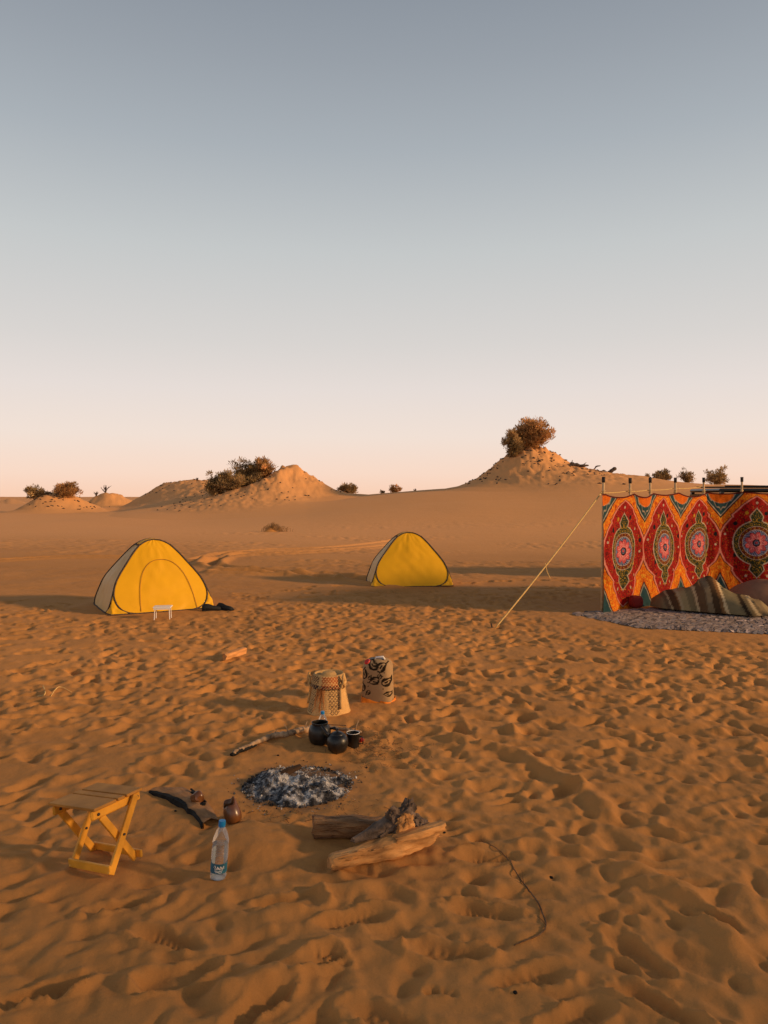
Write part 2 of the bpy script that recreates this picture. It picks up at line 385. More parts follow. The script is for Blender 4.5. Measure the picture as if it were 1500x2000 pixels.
flatten(-3.15, 10.4, 1.25, 1.2, 0, .95); flatten(.25, 13.5, 1.1, 1.1, 0, .95); flatten(4.4, 9.6, 2.7, 2.1, 0, .96)
HM += (0.004 * fbm(gx * 9, gy * 9, 77, 3) + .0028 * CRB).astype(np.float32)
edge = np.minimum.reduce([gx - HX0, HX1 - gx, (HY1 - gy), np.full_like(gx, 9)]); HM *= sstep(0, 1.0, edge).astype(np.float32)
edge = None
def hm_at(x, y):
    x = np.asarray(x, float); y = np.asarray(y, float)
    fx = np.clip((x - HX0) / HR, 0, nx - 2.001); fy = np.clip((y - HY0) / HR, 0, ny - 2.001); i, j = fy.astype(int), fx.astype(int); a, b = fx - j, fy - i
    z = (HM[i, j] * (1 - a) + HM[i, j + 1] * a) * (1 - b) + (HM[i + 1, j] * (1 - a) + HM[i + 1, j + 1] * a) * b
    return np.where((x > HX0) & (x < HX1) & (y > HY0) & (y < HY1), z, 0)
# tyre tracks that bend across the plain (polylines in metres)
def poly_dist(x, y, pts):
    best = np.full(x.shape, 99.0)
    for (ax, ay), (bx, by) in zip(pts, pts[1:]):
        dx, dy = bx - ax, by - ay; t = np.clip(((x - ax) * dx + (y - ay) * dy) / (dx * dx + dy * dy), 0, 1)
        best = np.minimum(best, np.hypot(x - ax - t * dx, y - ay - t * dy))
    return best
def smooth_path(pts, n=10):
    out = []
    for i in range(len(pts) - 1):
        p0, p1, p2, p3 = pts[max(i - 1, 0)], pts[i], pts[i + 1], pts[min(i + 2, len(pts) - 1)]
        for k in range(n):
            t = k / n; out.append(tuple(cr(p0[q], p1[q], p2[q], p3[q], t) for q in range(len(p1))))
    return out + [tuple(pts[-1])]
def flat_px(px, py): p = gnd(px, py, .1); return (p.x, p.y)
TRACKS = [smooth_path([flat_px(*p) for p in t], 6) for t in [
  [(385, 1086), (450, 1071), (540, 1062), (640, 1056), (780, 1043)],
  [(405, 1095), (430, 1080), (480, 1073), (560, 1068), (650, 1060), (760, 1050)],
  [(640, 1118), (540, 1107), (440, 1100), (412, 1093), (430, 1083)],
  [(760, 1130), (640, 1112), (520, 1110), (430, 1108)],
  [(0, 1087), (120, 1081), (250, 1080), (330, 1076)]]]
def ground_z(x, y):
    x = np.asarray(x, float); y = np.asarray(y, float); z = zbase(x, y) + hm_at(x, y)
    far = (y > 12) & (y < 50) & (np.abs(x) < 25)
    if far.any():
        xs, ys = x[far], y[far]; dz = np.zeros(xs.shape)
        for t in TRACKS:
            d = poly_dist(xs, ys, t); dz += -0.055 * np.exp(-(d / .13) ** 2) + 0.05 * np.exp(-((d - .26) / .10) ** 2)
        z = z.copy(); z[far] += dz
    return z
def gz(x, y): return float(ground_z(np.array([x]), np.array([y]))[0])
def on(px, py, z=0.0):                     # point on the actual sand near a pixel
    p = gnd(px, py, z)
    for _ in range(4): p = gnd(px, py, gz(p.x, p.y))
    return p

# ---- ground sheet: rings around a point just behind the camera, fine inside the view
PC = (0.0, -0.8)
th = np.concatenate([np.linspace(-math.pi, -1.0, 60, endpoint=False), np.linspace(-1.0, -.56, 55, endpoint=False), np.linspace(-.56, .56, 600, endpoint=False),
                     np.linspace(.56, 1.0, 55, endpoint=False), np.linspace(1.0, math.pi, 61)])
rr = np.concatenate([np.linspace(.02, 1.8, 12, endpoint=False), np.exp(np.arange(math.log(1.8), math.log(5.2), .0026)), np.exp(np.arange(math.log(5.2), math.log(14), .0040)),
                     np.exp(np.arange(math.log(14), math.log(110), .0052)), np.exp(np.linspace(math.log(110), math.log(9000), 70))])
TH, RR = np.meshgrid(th, rr)
GX, GY = PC[0] + RR * np.sin(TH), PC[1] + RR * np.cos(TH)
GZ = ground_z(GX.ravel(), GY.ravel()).reshape(GX.shape)
# the sheet includes the added, unseen dune that blocks sun from the foreground
gme = np_grid_mesh('sand_ground', np.stack([GX, GY, GZ], -1)[:, ::-1])
m, nt, b = new_mat('sand'); N, Lk = nt.nodes, nt.links
co = N.new('ShaderNodeTexCoord')
def noise(scale, detail=4, rough=.55):
    n = N.new('ShaderNodeTexNoise'); n.inputs['Scale'].default_value = scale; n.inputs['Detail'].default_value = detail; n.inputs['Roughness'].default_value = rough
    Lk.new(co.outputs['Object'], n.inputs[0]); return n.outputs[0]
def ramp(inp, stops):
    r_ = N.new('ShaderNodeValToRGB'); Lk.new(inp, r_.inputs[0])
    while len(r_.color_ramp.elements) < len(stops): r_.color_ramp.elements.new(.5)
    for e, (p_, c_) in zip(r_.color_ramp.elements, stops): e.position = p_; e.color = (*c_, 1)
    return r_.outputs[0]
def mixc(a, b_, fac, mode='MIX'):
    x = N.new('ShaderNodeMix'); x.data_type = 'RGBA'; x.blend_type = mode
    if isinstance(fac, float): x.inputs[0].default_value = fac
    else: Lk.new(fac, x.inputs[0])
    for s_, i in ((a, 6), (b_, 7)):
        if isinstance(s_, tuple): x.inputs[i].default_value = (*s_, 1)
        else: Lk.new(s_, x.inputs[i])
    return x.outputs[2]
k = lambda f: tuple(v * f for v in SAND)
base = ramp(noise(.35, 5), [(.3, k(.88)), (.7, k(1.12))])
sxy = N.new('ShaderNodeSeparateXYZ'); Lk.new(co.outputs['Object'], sxy.inputs[0])
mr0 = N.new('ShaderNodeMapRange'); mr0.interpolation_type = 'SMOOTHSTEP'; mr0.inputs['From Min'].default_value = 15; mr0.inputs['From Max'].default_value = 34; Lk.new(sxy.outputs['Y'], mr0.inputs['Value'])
base = mixc(base, (.70, .335, .125), mr0.outputs[0])  # paler with distance: brightness of the sunlit far slope put into the colour
grain = ramp(noise(420, 2, .7), [(.25, (.72, .70, .68)), (.5, (1, 1, 1)), (.8, (1.15, 1.15, 1.15))])
colr = mixc(base, grain, .6, 'MULTIPLY')
spk = ramp(noise(55, 2, .5), [(.70, (0, 0, 0)), (.76, (1, 1, 1))])
colr = mixc(colr, k(.55), mixc((0, 0, 0), spk, .25))
FP = gnd(582, 1530)                                   # soot and ash trodden into the sand round the fire
vm = N.new('ShaderNodeVectorMath'); vm.operation = 'SUBTRACT'; vm.inputs[1].default_value = (FP.x, FP.y, 0); Lk.new(co.outputs['Object'], vm.inputs[0])
vs = N.new('ShaderNodeVectorMath'); vs.operation = 'MULTIPLY'; vs.inputs[1].default_value = (1 / .36, 1 / .34, .2); Lk.new(vm.outputs[0], vs.inputs[0])
vl = N.new('ShaderNodeVectorMath'); vl.operation = 'LENGTH'; Lk.new(vs.outputs[0], vl.inputs[0])
ad = N.new('ShaderNodeMath'); ad.operation = 'MULTIPLY_ADD'; ad.inputs[1].default_value = .9; Lk.new(noise(7, 4), ad.inputs[0]); Lk.new(vl.outputs['Value'], ad.inputs[2])
soot = ramp(ad.outputs[0], [(.0, (1, 1, 1)), (.98, (.85, .85, .85)), (1.0, (.8, .8, .8))])
mr = N.new('ShaderNodeMapRange'); mr.inputs['From Min'].default_value = 1.05; mr.inputs['From Max'].default_value = 1.5; mr.inputs['To Min'].default_value = .7; mr.inputs['To Max'].default_value = 0
Lk.new(ad.outputs[0], mr.inputs['Value'])
colr = mixc(colr, (.10, .078, .062), mr.outputs[0])
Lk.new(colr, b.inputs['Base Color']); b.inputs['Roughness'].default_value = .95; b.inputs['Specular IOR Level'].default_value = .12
def bump(h, st, dist, prev=None):
    x = N.new('ShaderNodeBump'); x.inputs['Strength'].default_value = st; x.inputs['Distance'].default_value = dist; Lk.new(h, x.inputs['Height'])
    if prev: Lk.new(prev, x.inputs['Normal'])
    return x.outputs[0]
nb = bump(noise(4.5, 5, .6), .5, .03); nb = bump(noise(38, 4, .6), .35, .006, nb); nb = bump(noise(320, 2), .30, .0015, nb)
Lk.new(nb, b.inputs['Normal'])
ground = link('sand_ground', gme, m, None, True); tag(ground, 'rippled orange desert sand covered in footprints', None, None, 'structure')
M_SAND = m

# ------------------------------------------------------------------ shared materials
m_leaf = [mat('tamarisk_leaf', (.46, .31, .14), .8, .25, 3, 0, trans=.4, attr=True), mat('tamarisk_leaf_dry', (.58, .33, .13), .8, .25, 3, 0, trans=.4, attr=True)]
m_stem = mat('bush_stem', (.16, .10, .06), .9, .2, 20, .3)
m_dead = mat('dead_wood', (.09, .062, .045), .9, .3, 12, .4, 60)
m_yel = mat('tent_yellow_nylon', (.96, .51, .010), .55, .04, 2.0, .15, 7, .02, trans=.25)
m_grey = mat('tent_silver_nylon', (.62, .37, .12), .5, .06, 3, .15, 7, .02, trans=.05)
m_tape = mat('tent_binding_tape', (.085, .06, .045), .8, .5, 60, .3, 200, .003)
m_zip = mat('zip_tape', (.36, .14, .03), .7, .1, 30, 0)
m_wood = mat('varnished_wood', (.82, .37, .035), .45, .18, 9, .2, 30, .002, stretch=(1, 1, 1))
m_log = mat('split_log_wood', (.74, .36, .115), .8, .3, 6, .7, 14, .012, stretch=(1, 3.5, 3.5), dark=(.17, .08, .03))
m_log2 = mat('brown_log_wood', (.30, .15, .06), .85, .35, 8, 1.0, 16, .025, stretch=(1, 4, 4), dark=(.12, .06, .03))
m_bark = mat('grey_bark', (.20, .135, .095), .9, .35, 16, .9, 35, .015, dark=(.05, .035, .026))
m_char = mat('charcoal', (.012, .011, .010), .85, .4, 20, .8, 60, .006)
m_soot = mat('sooty_metal', (.014, .012, .011), .38, .6, 14, .25, 40, .003, metal=.0, spec=.5)
m_rope = mat('yellow_rope', (.72, .47, .17), .8, .15, 60, .4, 200, .003)
m_pole = mat('pale_bamboo', (.60, .40, .21), .7, .15, 20, .2)
m_polecap = mat('dark_pole_end', (.045, .036, .03), .8, .3, 40, .3)
m_white = mat('white_plastic', (.80, .76, .72), .4, .04, 6, 0)
m_black = mat('black_rubber', (.012, .012, .012), .7, .2, 20, .2)
m_red = mat('red_plastic', (.55, .03, .02), .4, .1, 6, 0)
m_cap = mat('blue_cap', (.012, .22, .52), .35, .05, 6, 0)

# ------------------------------------------------------------------ dunes' bushes
def crest_d(px):
    d = np.linspace(38, 100, 500); z = ground_z((px - 750) / FPX * d, d); return float(d[int(np.argmax((z - CAMH) / d))])
def bush(name, label, cat, px, py, d, wpx, hpx, nl, seed, mt, group=None, lean=0.0, fill=1.0, nb=16, low=0.15, leaf=1.0):
    """(px,py) pixel of the root, d metres away; stems curve out of the sand and carry sprays of small leaves"""
    rs = np.random.default_rng(seed); d = d or crest_d(px) + 4.5; p = at(px, py, d); sc = d / FPX; w, h = wpx * sc, hpx * sc
    z0 = gz(p.x, p.y) - 0.05
    root = thing(name, label, cat, (p.x, p.y, z0), 0, group); hz = h
    st, lv, lf, lc = MB(), [], [], []
    per = max(1, int(nl / nb))
    for b_ in range(nb):
        a = rs.uniform(0, 2 * math.pi); rad = w * .5 * math.sqrt(rs.uniform(.02, 1)) * fill; top = h * (1 - .62 * (rad / (w * .5)) ** 2) * rs.uniform(.62, 1.0)
        ex, ey, ez = rad * math.cos(a) + lean * w, rad * math.sin(a) * .8, max(top, h * low)
        pts = [Vector((ex * t ** 1.3 * .9 + rs.normal(0, .02) * w, ey * t ** 1.3 * .9, ez * (t ** .8))) for t in np.linspace(0, 1, 6)]
        st.tube(pts, [.035 * h * (1 - .85 * t) * .7 + .008 for t in np.linspace(0, 1, 6)], 5)
        tone = rs.uniform(.55, 1.35)
        nclump = rs.integers(6, 10)
        for c_ in range(nclump):
            t = rs.uniform(.10, 1.0); i = min(int(t * 5), 4); f = t * 5 - i; q = pts[i].lerp(pts[i + 1], f)
            q = q + Vector((rs.normal(0, .07 * w), rs.normal(0, .07 * w), rs.normal(0, .05 * h)))
            cs = rs.uniform(.045, .085) * (w + h) * .5; tn = tone * rs.uniform(.75, 1.25)
            for _ in range(max(2, per // nclump)):
                o_ = Vector(rs.normal(0, 1, 3)); o_ = o_ / (o_.length + 1e-6) * cs * rs.uniform(.2, 1.6)
                c0 = q + o_ + Vector((0, 0, .3 * cs)); dirv = (o_.normalized() * .7 + Vector((rs.normal(0, .35), rs.normal(0, .35), rs.uniform(.2, 1)))).normalized()
                side = dirv.cross(Vector(rs.normal(0, 1, 3))).normalized(); ll = rs.uniform(.12, .30) * leaf; ww = ll * rs.uniform(.10, .22)
                if c0.z < .02: c0.z = .02 + rs.uniform(0, .1)
                n = len(lv); lv += [c0 - side * ww, c0 + side * ww * .6 + dirv * ll * .5, c0 + dirv * ll, c0 - side * ww * .9 + dirv * ll * .55]; lf.append((n, n + 1, n + 2, n + 3))
                cc = tn * rs.uniform(.8, 1.2); lc += [(cc * 1.02, cc, cc * rs.uniform(.85, 1.1))] * 4
    st.build('stems', m_stem, root, True)
    fb = MB(); fb.v, fb.f, fb.c = lv, lf, lc
    fb.build('foliage', mt, root, False, fix=False)
    return root
bush('tamarisk_bush', 'large brown tamarisk bush crowning the tall steep right-hand mound', 'bush', 1036, 893, 59.6, 108, 62, 17000, 1, m_leaf[1], None, 0, .95, 34, .2, 1.15)
bush('tamarisk_bush', 'drooping low bush on the left slope below the crown of the tall right-hand mound', 'bush', 1003, 905, 58.6, 46, 50, 4500, 2, m_leaf[0], None, -.05, 1, 12, .1, 1.1)
bush('tamarisk_bush', 'tallest bush in the dark thicket along the big central mound', 'bush', 478, 935, 63.3, 78, 60, 8000, 3, m_leaf[0], None, 0, 1, 20, .2, 1.1)
bush('tamarisk_bush', 'right end bush of the thicket, nearest the bare crest of the big central mound', 'bush', 518, 921, 63.6, 62, 42, 6000, 4, m_leaf[1], None, 0, 1, 16, .2, 1.1)
bush('tamarisk_bush', 'low dark bush at the left foot of the thicket on the big central mound', 'bush', 420, 957, 62.5, 60, 46, 5500, 5, m_leaf[0], None, 0, 1, 16, .15, 1.1)
bush('tamarisk_bush', 'middle front bush of the thicket, between the low left bush and the tallest one', 'bush', 450, 948, 62.2, 60, 52, 5500, 6, m_leaf[0], None, 0, 1, 16, .15, 1.1)
bush('tamarisk_bush', 'round brown bush on top of the small mound at the far left', 'bush', 130, 972, 71, 64, 35, 6000, 7, m_leaf[1], None, 0, .95, 20, .35, 1.1)
bush('tamarisk_bush', 'flat dark bush spreading over the left edge of the small far left mound', 'bush', 72, 981, 71, 58, 26, 4500, 8, m_leaf[0], None, 0, 1, 16, .2, 1.1)
bush('tamarisk_bush', 'round green bush alone on the skyline just right of the big central mound', 'bush', 681, 961, 0, 48, 29, 3500, 9, m_leaf[0], None, 0, .95, 15, .3, 1.0)
bush('tamarisk_bush', 'small sparse pale bush on the skyline above the right tent', 'bush', 770, 961, 0, 30, 18, 1300, 10, m_leaf[1], None, .1, 1, 10, .2, .9)
bush('tamarisk_bush', 'tiny tuft of a bush at the left foot of the sparse skyline bush', 'bush', 746, 962, 0, 14, 9, 300, 11, m_leaf[0], None, 0, 1, 6, .2, .8)
bush('tamarisk_bush', 'dark spreading bush on the skyline where the right mound tails off', 'bush', 1291, 945, 0, 46, 28, 3200, 12, m_leaf[0], None, .08, 1, 15, .2, 1.0)
bush('tamarisk_bush', 'airy upright bush on the skyline above the middle of the windbreak', 'bush', 1341, 946, 0, 34, 33, 1300, 13, m_leaf[0], None, 0, 1, 12, .3, .9)
bush('tamarisk_bush', 'dense wide bush on the skyline above the vehicle roof behind the windbreak', 'bush', 1402, 948, 0, 54, 34, 3000, 14, m_leaf[0], None, 0, 1, 16, .25, 1.0)
bush('tamarisk_bush', 'smallest bush at the right end of the skyline tail, next to the dark spreading bush', 'bush', 1266, 938, 0, 13, 12, 350, 15, m_leaf[0], None, 0, 1, 6, .3, .8)

# dead shrubs: bare forked twigs
def dead_shrub(label, px, py, d, hpx, seed, n=7):
    rs = np.random.default_rng(seed); p = at(px, py, d); h = hpx * d / FPX; z0 = gz(p.x, p.y) - .05
    mb = MB()
    for k in range(n):
        a = rs.uniform(0, 6.28); e = Vector((math.cos(a) * h * rs.uniform(.2, .6), math.sin(a) * h * .4, h * rs.uniform(.6, 1)))
        pts = [Vector((0, 0, 0)), e * .4 + Vector((rs.normal(0, .05 * h), 0, .05 * h)), e * .75, e]; mb.tube(pts, [.06, .045, .03, .015], 5)
        for q in range(2):
            b0 = pts[1 + q]; mb.tube([b0, b0 + Vector((rs.normal(0, .22 * h), rs.normal(0, .1 * h), h * .25))], [.03, .012], 4)
    o = mb.build('dead_shrub', m_dead, None); o.location = (p.x, p.y, z0)
    tag(o, label, 'dead shrub')
dead_shrub('tall bare dead shrub on the small dune right of the far left mound', 206, 963, 86, 16, 1)
dead_shrub('short bare dead shrub on the left shoulder of that small dune', 188, 968, 85, 10, 2, 6)
dead_shrub('thin dead twigs standing on the crest where the long dune meets the thicket', 385, 944, 76, 8, 3, 5)
dead_shrub('tiny dead twig stump on the skyline to the right of the sparse small bush', 810, 962, 70, 6, 4, 4)

# weathered dead branches lying on the mound's tail
def branch(label, pts, rads, name='dead_branch', mt=None, twigs=(), cat='branch', lift=0.0, drape=False):
    mb = MB(); P = [Vector(p) for p in pts]; o0 = P[0].copy()
    sp = smooth_path([tuple(p - o0) for p in P], 14 if drape else 5)
    if drape:
        zz = np.array([gz(q[0] + o0.x, q[1] + o0.y) for q in sp]); zz = np.maximum(np.convolve(np.pad(zz, 6, mode='edge'), np.ones(13) / 13, 'valid'), zz - .004) + .006; sp = [(q[0], q[1], z_ - o0.z) for q, z_ in zip(sp, zz)]
    rs_ = np.interp(np.linspace(0, 1, len(sp)), np.linspace(0, 1, len(rads)), rads)
    rr_ = random.Random(len(label)); mb.tube([Vector(p) + Vector((rr_.gauss(0, 1), rr_.gauss(0, 1), rr_.gauss(0, 1))) * r_ * .18 for p, r_ in zip(sp, rs_)], [r_ * rr_.uniform(.85, 1.15) for r_ in rs_], 8)
    for i, v, r_ in twigs:
        a = Vector(sp[min(int(i * (len(sp) - 1)), len(sp) - 1)]); v = Vector(v); mb.tube([a, a + v * .5 + Vector((0, 0, .03)) * v.length, a + v], [r_, r_ * .7, r_ * .35], 5)
    o = mb.build(name, mt or m_dead, None, True); o.location = o0 + Vector((0, 0, lift)); return tag(o, label, cat)
a = at(1183, 921, 59.5); z = gz(a.x, a.y)
branch('thick dark broken branch end jutting up from the tail of the right mound', [(a.x, a.y, z - .2), (a.x + .35, a.y, z + .12), (a.x + .75, a.y, z + .34)], [.16, .15, .17], twigs=[(.5, (.1, 0, .25), .05)])
a = at(1163, 918, 59.3); z = gz(a.x, a.y)
branch('thin bent dark branch arching beside the thick broken branch end on the right mound', [(a.x - .2, a.y, z - .1), (a.x + .05, a.y, z + .25), (a.x + .4, a.y, z + .35)], [.05, .06, .03])
a = at(1125, 928, 57.5); z = gz(a.x, a.y)
branch('long dark dead branch half buried across the face of the right mound', [(a.x - .9, a.y, z - .02), (a.x - .2, a.y + .1, z + .16), (a.x + .5, a.y, z + .1), (a.x + 1.0, a.y + .1, z + .12)], [.08, .15, .12, .05], twigs=[(.3, (.1, 0, .4), .06), (.7, (.3, 0, .25), .05)])

# root clods and litter on the mounds: uncountable
def litter(name, label, k, n, seed, size, wlo=.12):
    rs = np.random.default_rng(seed); px, d = MOUNDS[k][0], MOUNDS[k][1]; sc = d / FPX; cx = (px - 750) * sc
    X = cx + rs.uniform(-260, 330, 9000) * sc; Y = d + rs.uniform(-10, 3, 9000); w = mound_w(X, Y, k)
    ok = np.where((w > wlo) & (rs.random(9000) < .15 + .9 * np.clip(w, 0, .8)) & (fbm(X * .5, Y * .5, seed, 2) > -.05))[0][:n]; Z = ground_z(X[ok], Y[ok]); mb = MB()
    for x, y, z in zip(X[ok], Y[ok], Z):
        l = rs.uniform(.4, 1.3) * size; a = rs.normal(0, .6); v = Vector((math.cos(a), rs.normal(0, .3), rs.normal(.05, .3))) * l
        mb.tube([Vector((x, y, z)) - v * .5, Vector((x, y, z + .08 * size)), Vector((x, y, z)) + v * .5], [.02 + .06 * size * rs.random(), .05 + .12 * size * rs.random(), .02], 4)
    tag(mb.build(name, m_dead, None), label, None, None, 'stuff')
litter('root_litter', 'dark roots and dead twigs littering the right mound', 0, 210, 3, .26)
litter('root_litter', 'dark roots and dead twigs littering the big central mound', 1, 130, 4, .20)
litter('root_litter', 'dark roots and dead twigs littering the small far left mound', 3, 90, 5, .28)
litter('root_litter', 'dark roots littering the long dune left of the thicket', 2, 60, 6, .24, .55)

# dry grass tuft on its little hummock
p = at(532, 1029, 33); z0 = gz(p.x, p.y); tm = thing('grass_tuft', 'dry grass tuft on a tiny hummock in the smooth sand of the middle slope', 'grass tuft', (p.x, p.y, z0))
P = [[(u * .62, v * .3, .24 * math.exp(-((u + .15) / .45) ** 2 * 1.6 - (v / .6) ** 2) - .02) for u in np.linspace(-1.4, 1.2, 18)] for v in np.linspace(-1.3, 1.3, 10)]
MB().grid(P).build('hummock', M_SAND, tm, True); mb = MB()
for k_ in range(150):
    x = random.gauss(.12, .28); y = random.gauss(0, .08); h = random.uniform(.08, .24); l = random.gauss(.12, .08); zb = .2 * math.exp(-((x + .1) / .3) ** 2)
    mb.tube([(x, y, zb - .03), (x + l * .4, y, zb + h * .8), (x + l, y + random.gauss(0, .03), zb + h)], [.008, .006, .003], 3)
tag(mb.build('grass_blades', mat('dry_grass', (.42, .24, .09), .8, .3, 5, 0, trans=.2), tm), kind='stuff')

# ------------------------------------------------------------------ pop-up tents
HOOP_H = [0, .02, .06, .12, .20, .27, .36, .45, .56, .68, .78, .86, .92, .965, .99, 1.0]
HOOP_U = [.30, .385, .44, .478, .498, .500, .482, .450, .393, .322, .265, .212, .166, .110, .058, 0]
def hoopU(h): return float(np.interp(h, HOOP_H, HOOP_U))
def make_tent(label, loc, rz, Wd, Dp, Ht, door):
    """two leaning rounded-triangle hoops front and back, two silver sides between them, yellow gores down to the four corners"""
    T = thing('popup_tent', label, 'tent', loc, rz, 'yellow pop-up tents')
    Y = lambda h: Dp / 2 * (1.0 - .86 * h ** .93)
    def Uo(h): return hoopU(h) if h > .34 else float(np.interp(h, [0, .34], [.57, hoopU(.34)]))
    def Vs(h): return 1.0 if h >= .34 else float(np.interp(h, [0, .02, .06, .12, .20, .28, .34], [.60, .72, .82, .90, .955, .985, 1.0]))
    wr = lambda a, b_: .016 * float(fbm(np.float64(a * 3 + loc[0]), np.float64(b_ * 3), 6, 3)) + .003 * math.sin(9 * a + 14 * b_ + 3 * float(vnoise(np.float64(a * 2), np.float64(b_ * 2), 8)))
    def front(f, h, sg): u = f * hoopU(h); return Vector((sg * u * Wd, -sg * Y(h) + sg * -.05 * (1 - f * f) * math.sin(math.pi * min(1, h * 1.02)) ** .6 * 1.0 + wr(f * 2, h * 2) * (1 - f * f), Ht * h))
    hs = list(np.linspace(0, .1, 7)) + list(np.linspace(.13, .9, 26)) + [.92, .94, .96, .975, .988, .996, 1.0]
    for sg, nm in ((1, 'front_panel'), (-1, 'rear_panel')):
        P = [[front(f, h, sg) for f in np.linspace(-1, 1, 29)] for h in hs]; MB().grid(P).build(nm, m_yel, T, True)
        loop = [front(1, h, sg) for h in hs] + [front(-1, h, sg) for h in reversed(hs[:-1])]
        MB().tube([p_ + Vector((0, -sg * .004, 0)) for p_ in loop], .0105, 7, closed=True).build('hoop_binding', m_tape, T, True)
    for sg in (1, -1):
        def side(v, h): e_ = .03 * (1 - v * v) * math.sin(math.pi * min(1, h / .93)); return Vector((sg * (Uo(h) * Wd + e_ + wr(v * 2, h * 2 + 9) * (1 - v * v)), v * Vs(h) * Y(h), Ht * h))
        hh = [h for h in hs if h <= .93]
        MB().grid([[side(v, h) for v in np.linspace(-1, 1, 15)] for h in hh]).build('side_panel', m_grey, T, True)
        loop = [side(1, h) for h in hh] + [side(v, hh[-1]) for v in np.linspace(.8, -.8, 7)] + [side(-1, h) for h in reversed(hh)] + [side(v, 0) for v in np.linspace(-.8, .8, 7)]
        MB().tube([p_ + Vector((sg * .006, 0, 0)) for p_ in loop], .010, 7, closed=True).build('hoop_binding', m_tape, T, True)
        for fy in (-1, 1):                                  # gore: from the front hoop round the corner to the side hoop
            gh = [h for h in hs if h <= .345]; P = []
            for h in gh:
                a_ = Vector((sg * hoopU(h) * Wd, fy * Y(h), Ht * h)); b_ = side(fy, h); c_ = Vector((sg * Uo(h) * Wd, fy * Y(h), Ht * h)); k_ = .018 * math.sin(h * 40) * max(0, (.3 - h)) * 3
                row = []
                for t in np.linspace(0, 1, 13):
                    q = (a_ * (1 - t) ** 2 + c_ * 2 * t * (1 - t) + b_ * t ** 2); q = q.lerp(a_.lerp(c_, t * 2) if t < .5 else c_.lerp(b_, t * 2 - 1), .72); q.x += sg * k_ * math.sin(t * 9); q.y += fy * k_ * math.cos(t * 11); row.append(q)
                P.append(row)
            MB().grid(P).build('corner_gore', m_yel, T, True)
            MB().tube([q + Vector((0, 0, .005)) for q in P[0]], .008, 5).build('hem_tape', m_tape, T)
        P = [[Vector((sg * hoopU(h) * Wd, v * Y(h), Ht * h + .012 * (1 - v * v))) for v in np.linspace(-1, 1, 9)] for h in [.925] + [h for h in hs if h > .93]]
        MB().grid(P).build('ridge_panel', m_yel, T, True)
    if door:
        arch = []
        for t in np.linspace(0, 1, 46):
            a_ = math.pi * (1 - t); cs, sn = math.cos(a_), math.sin(a_); h = .02 + .69 * abs(sn) ** .72; u = .265 * math.copysign(abs(cs) ** .85, cs) + .03 + (.06 * (1 - h / .7) if cs > 0 else -.012 * (1 - h / .7))
            q = front(max(-.97, min(.97, u / max(hoopU(h), .05))), h, 1); arch.append(q + Vector((0, -.009, .003)))
        MB().tube(arch, .0034, 5).build('door_zip', m_zip, T)
    return T
def tent_at(px, py, ang, W_, D_):
    p = gnd(px, py); c_ = Vector((p.x, p.y, 0)) + Vector((math.cos(ang), math.sin(ang), 0)) * W_ / 2 + Vector((-math.sin(ang), math.cos(ang), 0)) * D_ / 2; return (c_.x, c_.y, gz(c_.x, c_.y) + .006)
make_tent('yellow pop-up tent with an arched door zip and a white table in front', tent_at(213, 1203, R(30), 1.43, 1.42), R(30), 1.25, 1.42, .945, True)
make_tent('plain yellow pop-up tent without a door zip, standing farther back right of centre', tent_at(726, 1146, R(6), 1.45, 1.3), R(6), 1.27, 1.3, .915, False)

# small white folding table before the left tent
p = gnd(318, 1208); T = thing('folding_table', 'small white low table with thin legs in front of the left tent', 'table', (p.x, p.y, gz(p.x, p.y)), R(8))
MB().box(0, 0, .165, .225, .17, .018, bev=.006).box(0, -.075, .150, .20, .01, .02).build('tabletop', m_white, T)
for sx_ in (-1, 1):
    for sy_ in (-1, 1):
        MB().tube([(sx_ * .088, sy_ * .066, .158), (sx_ * .096, sy_ * .074, -.01)], .006, 6).build('leg', m_white, T)
# black shoes by the tent
p = gnd(417, 1193)
def shoe(label, dx, dy, rz):
    mb = MB(); prof = [(-.13, .030, .055), (-.10, .038, .085), (-.04, .036, .080), (.02, .040, .055), (.08, .045, .045), (.125, .03, .03)]
    P = [[(x, w_ * math.cos(a_), max(0, h_ * math.sin(a_)) if math.sin(a_) > 0 else -.0) for a_ in np.linspace(0, 2 * math.pi, 13)[:-1]] for x, w_, h_ in prof]
    mb.grid(P, closed_u=True); mb.f += [tuple(range(12)), tuple(range(60, 72))]
    T = thing('shoe', label, 'shoe', (p.x + dx, p.y + dy, gz(p.x + dx, p.y + dy) + .012), rz, 'black shoes by the tent')
    mb.build('upper', m_black, T, True); MB().box(0, 0, -.006, .265, .088, .016, bev=.006).build('sole', m_black, T)
shoe('black shoe nearer the tent wall at the right corner of the left tent', -.03, .03, R(20)); shoe('black shoe lying on the outer side, farther from the left tent wall', .14, .07, R(-25))

# ------------------------------------------------------------------ windbreak of printed cloth on poles
A = Vector((2.84, 9.80)); B = Vector((5.05, 11.72)); ED = Vector((.998, -.07)).normalized(); E = B + ED * 2.9
LAB = (B - A).length; LT = LAB + 2.9; PIT = (LAB + .25) / 3; CH = 1.60
def wpath(s):
    if s <= LAB: return A.lerp(B, s / LAB)
    return B.lerp(E, (s - LAB) / 2.9)
WB = thing('windbreak', 'red and orange printed cloth windbreak with round medallions, stretched between bamboo poles', 'windbreak', (A.x, A.y, 0))
pole_s = []
for px in (1177, 1229.5, 1271, 1320, 1375, 1448.6):
    kx = (px - 750) / FPX; best = min(np.linspace(0, LT, 2000), key=lambda s: abs(wpath(s).x / wpath(s).y - kx)); pole_s.append(best)
pole_s += [LT - .02]
nu, nv = 760, 190
S, V = np.meshgrid(np.linspace(0, LT, nu), np.linspace(0, 1, nv))          # V: 0 top, 1 bottom
